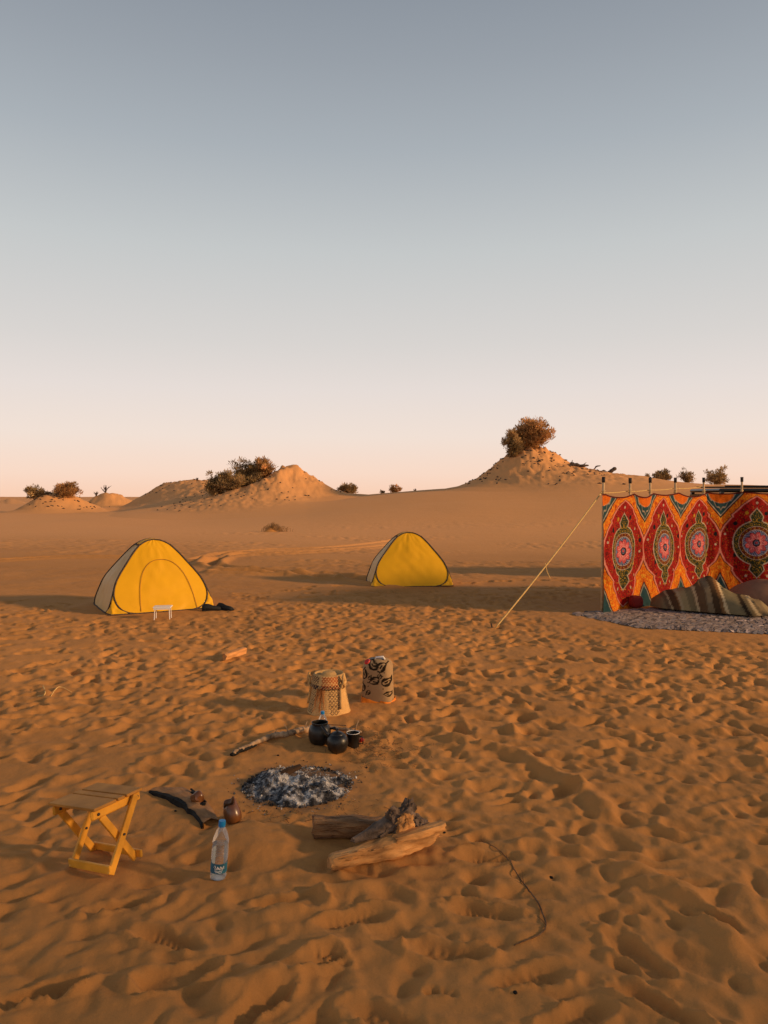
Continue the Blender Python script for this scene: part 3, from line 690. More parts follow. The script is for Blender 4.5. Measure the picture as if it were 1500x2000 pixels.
ps = np.array(pole_s); ki = np.clip(np.searchsorted(ps, S) - 1, 0, len(ps) - 2); f = np.clip((S - ps[ki]) / (ps[ki + 1] - ps[ki]), 0, 1); sag = (.045 + .02 * np.sin(ki * 2.7)) * 4 * f * (1 - f) * np.exp(-2.5 * V)
tA = np.minimum(S / LAB, 1)[..., None]; tB = np.clip((S - LAB) / 2.9, 0, 1)[..., None]
XY = np.array(A) + (np.array(B) - np.array(A)) * tA + (np.array(E) - np.array(B)) * tB
ztop = 1.585 + .04 * tA[..., 0] + .02 * tB[..., 0]
Zc = (ztop - sag) * (1 - V) - .02 * V
nrm = np.where((S <= LAB)[..., None], np.array([.687, -.727]), np.array([-.07, -.998]))
fold = .030 * np.sin(S * 5.1 + 1.2 * V) * (V ** .5) + .016 * np.sin(S * 12.3 - 2.1 * V + 1.0) * (.25 + .75 * V) + .050 * fbm(S * 2.2, V * 1.6, 5, 4, .55) + .05 * np.sin(math.pi * V) * np.sin(math.pi * f) * -.6
fold += -.035 * (1 - f * (1 - f) * 4) * np.exp(-8 * V) * 0
XYf = XY + nrm * (fold + .055)[..., None]
CP = np.stack([XYf[..., 0] - A.x, XYf[..., 1] - A.y, Zc], -1)
# --- the print
def H(h): h = h.lstrip('#'); return np.array(lin(*(int(h[i:i + 2], 16) for i in (0, 2, 4))))
C_OR, C_YE, C_RED, C_DRED, C_PINK, C_GRN, C_LYE, C_TEAL, C_WHT, C_BRN, C_BLU, C_FLO, C_BLK = map(H, ('d96a10', 'e59a28', 'a01810', '58130e', 'd98a76', '2e3622', 'b58a24', '27474c', 'b9a690', '70301a', '7f84a6', 'c4565a', '17171c'))
PH = S / PIT; uu = PH % 1.0 - 0.5                     # across one medallion
vv = V
col = np.empty(S.shape + (3,)); col[:] = C_OR
def put(mask, c3): col[mask] = c3
def curl(fx, fy, seed, per, th_):        # curling line-work: contours of a smooth field mirrored about each medallion's axis
    n_ = fbm(np.abs(uu) * fx * 2 + seed * 7.3, vv * fy + np.floor(PH) * 0, seed, 2, .45); return np.abs(np.sin(n_ * math.pi * per)) < th_
def scroll(fx, fy, ph, th_): return np.abs(np.sin(fx * uu * 2 * math.pi + 1.8 * np.sin(fy * vv * 2 * math.pi + ph)) * np.cos(fy * vv * 2 * math.pi + 1.3 * np.sin(fx * uu * 2 * math.pi))) < th_
put(curl(5, 9, 71, 7, .5), C_YE); put(curl(5, 9, 73, 6, .20), H('a83a0c'))
# outer pointed medallion
tt = np.array([0, .035, .07, .13, .19, .215, .235, .26, .31, .38, .43, .52, .58, .66, .70, .725, .75, .80, .86, .92, .955, 1.0])
wv = np.array([-.1, .0, .09, .20, .285, .325, .315, .36, .425, .485, .505, .505, .485, .425, .36, .315, .325, .285, .20, .09, .0, -.1])
wo_ = np.interp(vv, tt, wv); au = np.abs(uu)
dO = wo_ - au
put(dO > -.030, C_DRED); put(dO > -.016, C_PINK); put(dO > .012, C_RED)
red = dO > .03
put(red & curl(6, 10, 81, 6, .34), C_DRED); put(red & curl(6, 10, 83, 5, .10), H('3a1210')); put(red & curl(7, 12, 85, 4, .05), C_LYE)
cu = (uu * 7.0); cv = (vv * 10.0); ru = np.abs(cu - np.round(cu)); rv = np.abs(cv - np.round(cv)); dd = np.hypot(ru, rv); hsh = _hash(np.round(cu) + 50, np.round(cv), 3)
put(red & (dd < .12) & (hsh < .25), C_WHT); put(red & (dd < .17) & (hsh >= .3) & (hsh < .55), C_LYE); put(red & (dd < .2) & (hsh > .8), C_BLK)
# inner green medallion with spires
yy = (vv - .485) * CH; xx = uu * PIT; rad = np.hypot(xx, yy)
t2 = np.array([0, .155, .19, .23, .26, .275, .30, .34]); w2 = np.array([-.1, 0, .05, .10, .085, .075, .12, .20])
wi = np.where(vv < .485, np.interp(vv, t2, w2), np.interp(.97 - vv, t2, w2))
dI = np.maximum(wi - au, (.335 - rad) / PIT)
put(dI > -.010, C_WHT); put(dI > .006, C_GRN); put((dI > .016) & curl(10, 15, 91, 6, .30), C_LYE)
put(rad < .258, C_WHT); put(rad < .250, C_BRN)
th_ = np.arctan2(yy, xx); put((rad < .25) & (rad > .21) & (np.sin(th_ * 22) > .2), C_DRED); put((rad < .236) & (rad > .224) & (np.sin(th_ * 22 + 1) > .5), C_LYE)
put(rad < .206, C_WHT); put(rad < .198, C_BLU); put((rad < .198) & (np.sin(th_ * 30 + rad * 160) > .45), C_BLK)
pet = .12 + .048 * np.abs(np.cos(th_ * 4.5)); put(rad < pet + .008, C_DRED); put(rad < pet, C_FLO); put((rad < pet) & (np.abs(np.sin(th_ * 9)) < .12), H('b03840')); put((rad < pet * .8) & (np.sin(th_ * 27 + rad * 90) > .75), H('f0b0a8'))
put(rad < .056, C_BLK); put((rad < .036) & (rad > .026), C_BLU); put(rad < .018, C_FLO)
# between medallions: teal chevrons with a half disc at the top, spires at the bottom
ub = np.abs((PH + .5) % 1.0 - .5); vt = .245 - ub * .72; chev = (vv < vt) & (vv > 0) & (ub < .34)
lt = vt - vv
put(chev & (ub > -.1), C_TEAL); put(chev & (lt < .014), H('2a1a14')); put(chev & (np.abs(lt - .024) < .006), C_WHT); put(chev & (np.abs(lt - .075 - .012 * np.sin(ub * 70)) < .006), C_WHT * .8)
hd = np.hypot(ub * PIT / .19, vv * CH / .15); put(hd < 1.06, C_WHT); put(hd < 1.03, C_OR); put((hd < .97) & curl(10, 18, 95, 7, .35), H('b8540c'))
spb = np.interp(vv, [.76, .80, .88, .93, 1.0], [0, .03, .09, .12, .20]); sp_ = (ub < spb) & (vv > .76); put(sp_, C_TEAL); put(sp_ & (np.abs(ub - spb + .025) < .006), C_WHT * .8); put(sp_ & (ub > spb - .012), C_DRED)
put((vv < .012) | (vv > .985), C_DRED)
col *= (0.9 + .2 * fbm(S * 30, V * 45, 8, 2))[..., None]
cme = np_grid_mesh('cloth', CP); set_cols(cme, np.concatenate([np.clip(col, 0, 1), np.ones(S.shape + (1,))], -1).reshape(-1, 4))
link('cloth', cme, mat('printed_cotton', (1, 1, 1), .85, .04, 4, .15, 300, .002, attr=True, trans=.06, spec=.15), WB, True)
for i, s in enumerate(pole_s):
    q = wpath(s); x, y = q.x - A.x, q.y - A.y; ht = 1.80 + .05 * min(1, s / LAB) + random.uniform(-.01, .015)
    lean = random.uniform(-.012, .012)
    pts = [Vector((x, y, -.2 + 0)), Vector((x + lean * .5, y, .9)), Vector((x + lean, y, ht - .005))]
    po = MB().tube(pts, [.019, .018, .016], 10).build('pole', m_pole, WB, True)
    MB().tube([(x + lean, y, ht - .075), (x + lean, y, ht)], [.021, .023], 10).build('pole_tip', m_polecap, po, True)
    if s < LT - .1 and i < 6: MB().tube([(x + lean + .024 * math.cos(a_), y + .024 * math.sin(a_), 1.60 + .004 * a_ - .02 * (i == 0)) for a_ in np.linspace(0, 12.6, 30)], .005, 5).build('lashing', m_rope, po)
# ropes
def rope(label, pts, r, sag=0.0, name='rope', mt=None):
    P = [Vector(p_) for p_ in pts]; out = []
    for a_, b_ in zip(P, P[1:]):
        n = max(6, int((b_ - a_).length / .12)); out += [a_.lerp(b_, k_ / n) - Vector((0, 0, sag * 4 * (k_ / n) * (1 - k_ / n))) for k_ in range(n)]
    out.append(P[-1]); o = MB().tube([p_ - P[0] for p_ in out], r, 6).build(name, mt or m_rope, None, True); o.location = P[0]; return tag(o, label, 'rope')
q0, g0 = wpath(pole_s[0]), on(965, 1226)
rope('taut yellow guy rope from the left end pole of the windbreak to the sand', [(q0.x - .02, q0.y, 1.60), (g0.x, g0.y, g0.z - .02)], .0095, .03, 'guy_rope')
pts = []
for i, s in enumerate(pole_s[:5]):
    q = wpath(s) ; pts.append((q.x - .025, q.y + .028, 1.60 + .105 * s / LAB))
rope('thin pale rope strung along the pole tops above the printed cloth', pts, .0065, .012, 'top_rope')
m1 = Vector((q0.x - .02, q0.y, 1.60)).lerp(Vector((g0.x, g0.y, g0.z)), .55); z1 = gz(m1.x, m1.y)
rope('loose rope end dangling from the middle of the guy rope', [m1, m1 + Vector((.02, 0, -.10)), m1 + Vector((.06, 0, -.19))], .006, 0, 'rope_end')
pg = MB().tube([(0, 0, -.1), (-.035, 0, .05)], .010, 7).build('tent_peg', m_dead, None); pg.location = g0; tag(pg, 'short wooden peg in the sand at the foot of the guy rope', 'peg')

# ------------------------------------------------------------------ rug, bedding, cushion
RQ = [Vector((2.52, 9.78)), Vector((3.05, 8.78)), Vector((5.6, 8.0)), Vector((5.9, 10.9))]   # far-left, near-left, near-right, far-right
def rugp(u, v): return RQ[1].lerp(RQ[2], u).lerp(RQ[0].lerp(RQ[3], u), v)
RG = thing('shaggy_rug', 'shaggy grey and mauve rag rug spread on the sand before the windbreak', 'rug', (RQ[0].x, RQ[0].y, 0))
P = [[(rugp(u, v).x - RQ[0].x, rugp(u, v).y - RQ[0].y, .010 + .005 * math.sin(u * 21 + v * 5) * math.sin(v * 9)) for u in np.linspace(0, 1, 40)] for v in np.linspace(0, 1, 16)]
m_rag = mat('rag_cotton', (.9, .9, .9), .95, .15, 30, .4, 160, .004, attr=True)
mb = MB().grid(P); mb.c = [(.17, .13, .11)] * len(mb.v); mb.build('rug_base', m_rag, RG, True)
PAL = [(.34, .26, .22), (.26, .195, .17), (.39, .295, .24), (.20, .16, .15), (.32, .24, .215), (.29, .205, .16), (.13, .10, .09), (.28, .24, .235)]
mb = MB(); rs = np.random.default_rng(5)
for k_ in range(3600):
    u, v = rs.random(), rs.random() ** 1.3; q = rugp(u, v); a_ = .75 + rs.normal(0, .30); l = rs.uniform(.12, .24); w_ = rs.uniform(.018, .030); h_ = rs.uniform(.018, .030); dx, dy = math.cos(a_), math.sin(a_)
    x, y = q.x - RQ[0].x, q.y - RQ[0].y; vs = []
    for t, zz in ((0, .012), (.3, h_), (.7, h_ * 1.05), (1, .014)):
        for s_ in (-1, 1): vs.append((x + dx * l * (t - .5) - dy * w_ * s_, y + dy * l * (t - .5) + dx * w_ * s_, zz - (.010 if s_ < 0 else 0)))
    c3 = PAL[rs.integers(len(PAL))]; pale = 1.9 if rs.random() < .02 else rs.uniform(.75, 1.2)
    mb.add(vs, [(0, 1, 3, 2), (2, 3, 5, 4), (4, 5, 7, 6)], tuple(v_ * pale for v_ in c3))
tag(mb.build('rag_tufts', m_rag, RG, False, fix=False), kind='stuff')

def heap_cloth(name, label, cat, a, b, wid, prof, colf, mt, seed, nsec=90, ncr=40, cross=1.0, group=None):
    """draped mass along a->b: prof = [(s, height, half width factor)]"""
    a, b = Vector((*a, 0)), Vector((*b, 0)); d = (b - a); L_ = d.length; d.normalize(); n_ = Vector((-d.y, d.x, 0)); ss = np.linspace(0, 1, nsec); P = np.zeros((nsec, ncr, 3)); C3 = np.zeros((nsec, ncr, 3))
    hh = np.interp(ss, [q[0] for q in prof], [q[1] for q in prof]); ww = np.interp(ss, [q[0] for q in prof], [q[2] for q in prof]); ker = np.hanning(15)[1:-1]; ker = ker / ker.sum()
    hh = np.convolve(np.pad(hh, 6, mode='edge'), ker, 'valid'); ww = np.convolve(np.pad(ww, 6, mode='edge'), ker, 'valid')
    for i, s in enumerate(ss):
        for j, c_ in enumerate(np.linspace(0, 1, ncr)):
            an = math.pi * c_; k_ = 1 + .10 * float(fbm(s * 5 + seed, c_ * 2.4, seed, 2)) * 2; rdg = 1 - min(1, abs(float(fbm(s * 4.5 + c_ * 1.7 + seed, c_ * 2.2 - s * 2, seed + 2, 2))) / .16); wr = .026 * rdg * rdg * math.sin(an) + .005 * math.sin(s * 46 + 5 * c_ + 3 * float(vnoise(s * 9, c_ * 4, seed))) * math.sin(an) + .008 * math.sin(s * 15 - 7 * c_)
            y_ = -wid * ww[i] * math.copysign(abs(math.cos(an)) ** .8, math.cos(an)) * k_; z_ = (hh[i] * (abs(math.sin(an)) ** .75) * k_ + wr)
            if c_ < .12 or c_ > .88: y_ *= 1 + .10 * float(fbm(s * 16, 0, seed + 3, 2)) + .05; z_ = max(z_, .012) * .8 + .008
            q = d * (s * L_) + n_ * y_; P[i, j] = (q.x, q.y, max(z_, .01)); C3[i, j] = colf(s + .012 * float(fbm(s * 5, c_ * 4, seed + 9, 2)) + .05 * (c_ - .5) * cross, c_)
    me = np_grid_mesh(name, P); set_cols(me, np.concatenate([C3, np.ones((nsec, ncr, 1))], -1).reshape(-1, 4)); o = link(name, me, mt, None, True); o.location = (a.x, a.y, .03); return tag(o, label, cat, group)
m_blk = mat('wool_blanket', (1, 1, 1), .95, .08, 12, .3, 220, .003, attr=True, spec=.1)
STR = [(0, H('6b5a42')), (.06, H('5a4a38')), (.10, H('9a8768')), (.115, H('4a3524')), (.18, H('76512f')), (.19, H('9a8768')), (.215, H('8a7856')), (.27, H('6b5f45')), (.33, H('b39c78')), (.35, H('5a4430')), (.42, H('70604a')), (.47, H('3f2f20')), (.53, H('6e4f30')), (.56, H('b8a07a')), (.585, H('6e6248')), (.70, H('675a42')), (.72, H('2f241a')), (.76, H('6e5c40')), (.80, H('a58f6c')), (.83, H('6a5a42')), (.93, H('7d6c4e')), (1.2, H('5c4c38'))]
def stripes(s, c_):
    r_ = STR[0][1]
    for t, c3 in STR:
        if s >= t: r_ = c3
    return r_ * 1.35
pa, pb = Vector((3.72, 10.27, 0)), Vector((4.95, 9.46, 0))
heap_cloth('striped_blanket', 'striped brown wool blanket heaped up to a peak on the rug', 'blanket', (pa.x, pa.y), (pb.x, pb.y), .27, [(0, .07, .35), (.05, .15, .6), (.12, .21, .8), (.25, .25, .95), (.36, .31, 1), (.46, .43, 1), (.52, .45, 1), (.58, .37, 1), (.68, .27, 1), (.8, .21, 1), (.9, .16, .9), (1, .05, .7)], stripes, m_blk, 4, cross=4.5)
pa, pb = Vector((4.75, 10.35, 0)), Vector((6.6, 10.2, 0))
heap_cloth('plain_blanket', 'plain dusty pink quilt bunched behind the striped blanket', 'blanket', (pa.x, pa.y), (pb.x, pb.y), .42, [(0, .12, .5), (.1, .27, .8), (.25, .36, 1), (.5, .34, 1), (.8, .33, 1), (1, .2, .8)], lambda s, c_: H('8a6650') * 1.15, m_blk, 14, 70, 34)
p = Vector((3.44, 10.12, 0)); P = [[(.10 * math.cos(a_) * math.cos(e_) ** .6, .09 * math.sin(a_) * math.cos(e_) ** .6, .085 + .085 * math.sin(e_) + .008 * math.sin(5 * a_ + 1) * math.cos(e_)) for a_ in np.linspace(0, 2 * math.pi, 25)[:-1]] for e_ in np.linspace(-1.57, 1.57, 16)]
mb = MB().grid(P, closed_u=True); o = mb.build('cushion', mat('red_cotton', (.22, .016, .012), .85, .15, 10, .3, 60, .006), None, True); o.location = (p.x, p.y, .03); tag(o, 'plump red cushion at the left end of the striped blanket', 'cushion')

# ------------------------------------------------------------------ vehicle behind the windbreak
m_car = mat('dark_car_paint', (.018, .018, .016), .3, .2, 3, 0, spec=.5); m_glass = clear_mat('car_glass', (.02, .025, .025), .03, .45)
V_ = thing('off_road_vehicle', 'dark boxy off-road vehicle parked behind the right end of the windbreak', 'vehicle', (8.35, 14.6, gz(8.3, 14.6) - .10), R(-3))
bm_ = MB(); prof = [(-2.1, .5), (-2.1, 1.02), (-2.0, 1.08), (2.2, 1.05), (2.3, .95), (2.3, .5)]
bm_.add([(x, -.85, z) for x, z in prof] + [(x, .85, z) for x, z in prof], [tuple(range(6)), tuple(range(11, 5, -1))] + [(i, (i + 1) % 6, 6 + (i + 1) % 6, 6 + i) for i in range(6)]); bm_.build('body', m_car, V_)
MB().box(-.25, 0, 1.785, 3.55, 1.58, .07, bev=.03).build('roof', m_car, V_)
for x in (-2.0, -.95, .35, 1.45):
    for y in (-.78, .78): MB().beam((x, y, 1.04), (x + (-.12 if x > 1 else .03), y * .97, 1.76), .06, .09, (0, 1, 0)).build('pillar', m_car, V_)
for x0, x1 in ((-1.95, -1.0), (-.9, .3), (.4, 1.40)):
    for y in (-.77, .77): MB().box((x0 + x1) / 2, y, 1.40, x1 - x0 - .02, .012, .66).build('window', m_glass, V_)
MB().box(-2.04, 0, 1.40, .015, 1.4, .62).build('rear_window', m_glass, V_)
for x in (-1.35, 1.45):
    for y in (-.82, .82):
        MB().lathe([(.20, -.11), (.36, -.10), (.375, -.06), (.375, .06), (.36, .10), (.20, .11)], 24, Matrix.Translation((x, y, .375)) @ Matrix.Rotation(R(90), 4, 'X')).build('wheel', m_black, V_, True, 40)
for y in (-.35, .35): MB().box(-.6, y, 1.12, .5, .46, .5, bev=.1).build('seat', mat('seat_cloth', (.20, .16, .12), .9), V_)
MB().tube([(-1.9, -.72, 1.86), (1.3, -.72, 1.86)], .018, 6).tube([(-1.9, .72, 1.86), (1.3, .72, 1.86)], .018, 6).build('roof_rail', m_car, V_)
mb = MB(); P = [[(.42 * math.cos(a_) * math.cos(e_) ** .5, .32 * math.sin(a_) * math.cos(e_) ** .5, .13 + .13 * math.sin(e_)) for a_ in np.linspace(0, 2 * math.pi, 21)[:-1]] for e_ in np.linspace(-1.57, 1.57, 12)]
o = mb.grid(P, closed_u=True).build('luggage_bundle', mat('brown_canvas', (.16, .09, .05), .9, .2, 6, .4), None, True); o.location = (7.95, 14.45, gz(8.3, 14.6) + 1.70); tag(o, 'brown cloth bundle strapped on the dark vehicle roof', 'luggage')

# ------------------------------------------------------------------ woven basket
p = on(640, 1396); BK = thing('woven_basket', 'tall lidded palm basket woven with dark and orange diamonds, standing on the sand', 'basket', (p.x, p.y + .12, gz(p.x, p.y + .12) - .006), R(0))
C_ST, C_DK, C_OG = H('dfb070'), H('33252a'), H('b0481a')
m_palm = mat('woven_palm', (1, 1, 1), .8, .10, 25, .7, 110, .006, attr=True, spec=.2)
def woven(zs, rf, name, parent, deco):
    n = 132; P = np.zeros((len(zs), n + 1, 3)); C3 = np.zeros((len(zs), n + 1, 3))
    for i, z in enumerate(zs):
        for j in range(n + 1):
            a_ = 2 * math.pi * j / n; r_ = rf(z) + .0032 * abs(math.sin(z * math.pi / .0125)) + .0012 * math.sin(a_ * 66 + (int(z / .0125) % 2) * math.pi); P[i, j] = (r_ * math.cos(a_), r_ * math.sin(a_), z); C3[i, j] = deco(a_, z)
    me = np_grid_mesh(name, P); set_cols(me, np.concatenate([C3, np.ones(C3.shape[:2] + (1,))], -1).reshape(-1, 4)); return link(name, me, m_palm, parent, True)
rb = lambda z: .155 - .155 * .24 * (z / .20) - .004 * math.sin(z * 12)
rl = lambda z: .126 - .02 * ((z - .20) / .08) + .004
def lattice(a_, z, n, per, w=.16):
    u, v = a_ * n / (2 * math.pi), z / per; return min(abs(((u + v) % 1) - .5), abs(((u - v) % 1) - .5)) < w
def deco_b(a_, z):
    c3 = C_ST * (1 + .08 * math.sin(a_ * 66)); aa = (a_ + math.pi / 2) % (2 * math.pi)  # aa=0 faces the camera
    for c0, hw in ((.35, .34), (1.75, .4), (-1.1, .4), (2.9, .4), (4.2, .4)):
        d_ = (aa - c0 + math.pi) % (2 * math.pi) - math.pi
        if abs(d_) < hw * (1.0 - .45 * abs(z - .13) / .13) and z > .012 and lattice(a_, z, 33, .027, .13): return C_DK
    if z > .178 and lattice(a_, z, 40, .022, .14): return C_DK
    return c3
def deco_l(a_, z):
    aa = (a_ + math.pi / 2 + math.pi) % (2 * math.pi) - math.pi; c3 = C_ST
    if z < .212 and lattice(a_, z, 36, .02, .16): return C_DK
    if abs(aa - .15) < .5 and lattice(a_, z, 33, .026, .17): return C_OG
    if abs(aa - .75) < .25 and lattice(a_, z, 40, .021, .08): return C_DK
    if -1.5 < aa < -.55 and lattice(a_, z, 33, .026, .17): return C_DK
    return c3
woven(np.linspace(0, .200, 66), rb, 'basket_body', BK, deco_b)
lid = woven(np.linspace(.192, .275, 28), rl, 'lid', BK, deco_l)
P = [[(r_ * math.cos(a_), r_ * math.sin(a_), z) for a_ in np.linspace(0, 2 * math.pi, 49)[:-1]] for r_, z in ((.110, .274), (.104, .282), (.096, .276), (.088, .262), (.06, .262), (.045, .285), (.03, .290), (.002, .292))]
mb = MB().grid(P, closed_u=True); mb.c = [tuple(C_ST * .8)] * len(mb.v); mb.build('lid_top', m_palm, lid, True)
for a0 in (-.42, math.pi + .3):
    loop = []
    for t in np.linspace(0, 1, 34):
        zz = .05 + (.235) * (1 - abs(2 * t - 1)) ** .85 if t < .5 else .19 + .095 * (1 - abs(2 * t - 1)); aa = a0 - .50 + .42 * t if t < .5 else a0 - .29 + .30 * (t - .5); r_ = (rb(zz) if zz < .2 else rl(zz)) + .014 + (.018 if .35 < t < .7 else 0); loop.append((r_ * math.cos(aa), r_ * math.sin(aa), zz))
    mb = MB().tube(loop, .009, 7); mb.c = [tuple(C_ST * .85)] * len(mb.v); mb.build('rope_handle', m_palm, BK, True)
mb = MB()
for k_ in range(13):
    a_ = -2.05 + random.uniform(-.16, .3); z0 = random.uniform(.19, .21); l = random.uniform(.06, .17); pts = [((rb(max(0, z0 - l * t)) + .010 + .01 * t) * math.cos(a_ + .08 * random.uniform(-1, 1) * t), (rb(max(0, z0 - l * t)) + .010 + .01 * t) * math.sin(a_), z0 - l * t) for t in np.linspace(0, 1, 6)]; mb.tube(pts, .0022, 4)
mb.c = [tuple(H('b5713a'))] * len(mb.v); mb.build('fringe', m_palm, BK)

# ------------------------------------------------------------------ jerrycan in a printed cloth cover
p = on(738, 1372); JC = thing('covered_jerrycan', 'jerrycan in a beige cloth cover printed with dark paisley, orange cloth at its foot', 'jerrycan', (p.x, p.y + .09, gz(p.x, p.y + .09) - .01), R(-14))
C_BG, C_PA = H('a88a66'), H('2a2218')
pais = [(-.02, .285, .042, .7, 1), (.045, .275, .045, -.5, 1), (-.005, .165, .042, 2.2, 1), (.085, .165, .040, 1.0, -1), (-.09, .22, .040, .2, 1), (-.10, .12, .032, .4, 1), (.035, .205, .022, .3, 1), (-.055, .075, .022, 2.6, 1), (-.04, .19, .018, .9, -1), (.095, .075, .026, 2.0, 1), (-.15, .27, .035, .3, 1), (-.17, .17, .035, .1, 1), (.15, .25, .035, .1, 1), (.17, .14, .035, 1.9, 1)]
dots = [(random.uniform(-.2, .2), random.uniform(.05, .3)) for _ in range(22)]
def paisley(u, z):
    for (cu_, cz_, r_, rot, fl) in pais:
        x, y = (u - cu_) * fl, z - cz_; c_, s_ = math.cos(rot), math.sin(rot); x, y = x * c_ + y * s_, -x * s_ + y * c_
        y2 = y / r_; x2 = x / r_ - .35 * max(0, y2) ** 2
        wdt = .74 * math.sqrt(max(0, 1 - y2 * y2)) * (1 - .42 * max(0, y2)) if abs(y2) < 1 else 0
        if y2 > .9 and y2 < 1.25: wdt = .12
        if wdt > 0:
            e_ = abs(x2) / max(wdt, 1e-3); j_ = .12 * math.sin(30 * math.atan2(y2, x2)) * .5
            if .42 + j_ < e_ < 1.12 + j_ or (e_ < 1 and abs(y2) > .78): return C_PA
            if e_ < .20 and abs(y2) < .35: return C_PA
    for du, dz in dots:
        if (u - du) ** 2 + (z - dz) ** 2 < .0045 ** 2: return C_PA
    return C_BG
def cover_pt(a_, z, grow=0.0):
    Hh = .325; k_ = min(1, max(0, (z - .262) / (Hh - .262))); sc_ = math.sqrt(max(0, 1 - k_ ** 2.2)) * .9 + .1 * (1 - k_); wx, wy = (.118 + grow) * (.40 + .60 * sc_) * (1 - .30 * z), (.088 + grow) * (.25 + .75 * sc_)
    ca, sa = math.cos(a_), math.sin(a_); return (wx * math.copysign(abs(ca) ** .55, ca), wy * math.copysign(abs(sa) ** .55, sa))
zs = np.concatenate([np.linspace(.01, .262, 80), .262 + .063 * np.sin(np.linspace(.03, 1, 36) * math.pi / 2)]); na = 170
P = np.zeros((len(zs), na + 1, 3)); C3 = np.zeros((len(zs), na + 1, 3))
for i, z in enumerate(zs):
    for j in range(na + 1):
        a_ = 2 * math.pi * j / na; x, y = cover_pt(a_, z); k_ = 1 + .02 * float(vnoise(a_ * 3, z * 20, 4)); P[i, j] = (x * k_, y * k_, z + .004 * math.sin(3 * a_)); u = (a_ - 1.5 * math.pi) * .13 if a_ > math.pi * .5 else (a_ + .5 * math.pi) * .13; C3[i, j] = paisley(x if y < 0 else u, z)
me = np_grid_mesh('cloth_cover', P); set_cols(me, np.concatenate([C3, np.ones(C3.shape[:2] + (1,))], -1).reshape(-1, 4)); link('cloth_cover', me, mat('printed_cover_cloth', (1, 1, 1), .9, .06, 10, .3, 180, .003, attr=True, spec=.1), JC, True)
MB().box(0, 0, .316, .12, .07, .02, bev=.009).build('can_top', mat('grey_plastic', (.10, .10, .105), .5), JC)
MB().tube([(-.012, -.03, .318), (-.006, -.034, .338), (.05, -.036, .346), (.062, -.03, .325)], .0075, 7).build('carry_handle', m_white, JC, True)
MB().lathe([(.024, 0), (.024, .022), (.02, .028), (0.0001, .028)], 18, Matrix.Translation((-.062, -.045, .292)) @ Matrix.Rotation(R(38), 4, 'X') @ Matrix.Rotation(R(-20), 4, 'Y')).build('screw_cap', m_red, JC, True, 40)
P = []
for z, g_ in ((-.012, .022), (.012, .014), (.035, .008), (.058, .004)):
    row = []
    for a_ in np.linspace(0, 2 * math.pi, 61)[:-1]:
        x, y = cover_pt(a_, .05, g_ + .006 * math.sin(5 * a_) + .004 * math.sin(11 * a_ + z * 50)); row.append((x, y, max(-.012, z * (.62 + .38 * math.sin(a_ * 1.0 - 1.2)) )))
    P.append(row)
MB().grid(P, closed_u=True).build('orange_cloth', mat('orange_nylon', (.85, .24, .015), .6, .1, 12, .3, 40, .006, trans=.1), JC, True)

# ------------------------------------------------------------------ blackened cooking pots
def pot(name, label, cat, px, py, wid, prof, dy=.06, rz=0, group='sooty pots by the fire'):
    p_ = on(px, py); T = thing(name, label, cat, (p_.x, p_.y + dy, gz(p_.x, p_.y + dy) - .004), rz, group); MB().lathe(prof, 36).build('pot_body', m_soot, T, True, 50); return T
r_ = .072
T = pot('sooty_kettle', 'largest soot-black open kettle, standing left behind the other two by the fire', 'kettle', 623, 1457, .14, [(.001, 0), (.05, 0), (.062, .012), (.072, .045), (.070, .085), (.060, .112), (.050, .120), (.053, .134), (.049, .134), (.046, .118), (.056, .105), (.06, .05), (.05, .012), (.001, .010)])
MB().tube([(.058, 0, .09), (.095, -.01, .10), (.125, -.02, .075)], [.008, .008, .007], 7).build('handle', m_soot, T, True)
T = pot('sooty_kettle', 'round soot-black lidded kettle with a wire bail, nearest the ash', 'kettle', 658, 1477, .13, [(.001, 0), (.042, 0), (.056, .014), (.067, .05), (.064, .080), (.048, .103), (.036, .108), (.034, .104), (.001, .104)])
MB().lathe([(.041, .102), (.039, .112), (.025, .120), (.008, .124), (.006, .134), (.010, .138), (.001, .142)], 28).build('lid', m_soot, T, True, 50)
MB().tube([(-.045, .0, .092), (-.070, .012, .112), (-.10, .03, .150)], [.014, .010, .008], 9).build('spout', m_soot, T, True)
MB().tube([(-.052, .01, .10), (-.056, .03, .155), (.05, .03, .150), (.054, .01, .10)], .0026, 5).build('wire_bail', m_dead, T)
T = pot('sooty_mug', 'small soot-black mug with a pale rim, right of the two kettles', 'mug', 689, 1462, .08, [(.001, 0), (.034, 0), (.038, .01), (.040, .085), (.042, .092), (.038, .092), (.036, .08), (.034, .012), (.001, .010)], .04)
MB().tube([(.0405 * math.cos(a_), .0405 * math.sin(a_), .093) for a_ in np.linspace(0, 2 * math.pi, 33)[:-1]], .0022, 5, closed=True).build('rim', m_white, T)
MB().tube([(.038, -.01, .075), (.062, -.02, .07), (.062, -.02, .03), (.038, -.01, .025)], .004, 6).build('handle', m_soot, T, True)
p = on(703, 1447); o = MB().lathe([(.012, 0), (.013, .03), (.001, .034)], 12).build('lighter', m_red, None, True); o.location = (p.x, p.y, gz(p.x, p.y)); o.rotation_euler = (R(60), 0, R(40)); tag(o, 'small red lighter lying right of the sooty mug', 'lighter')

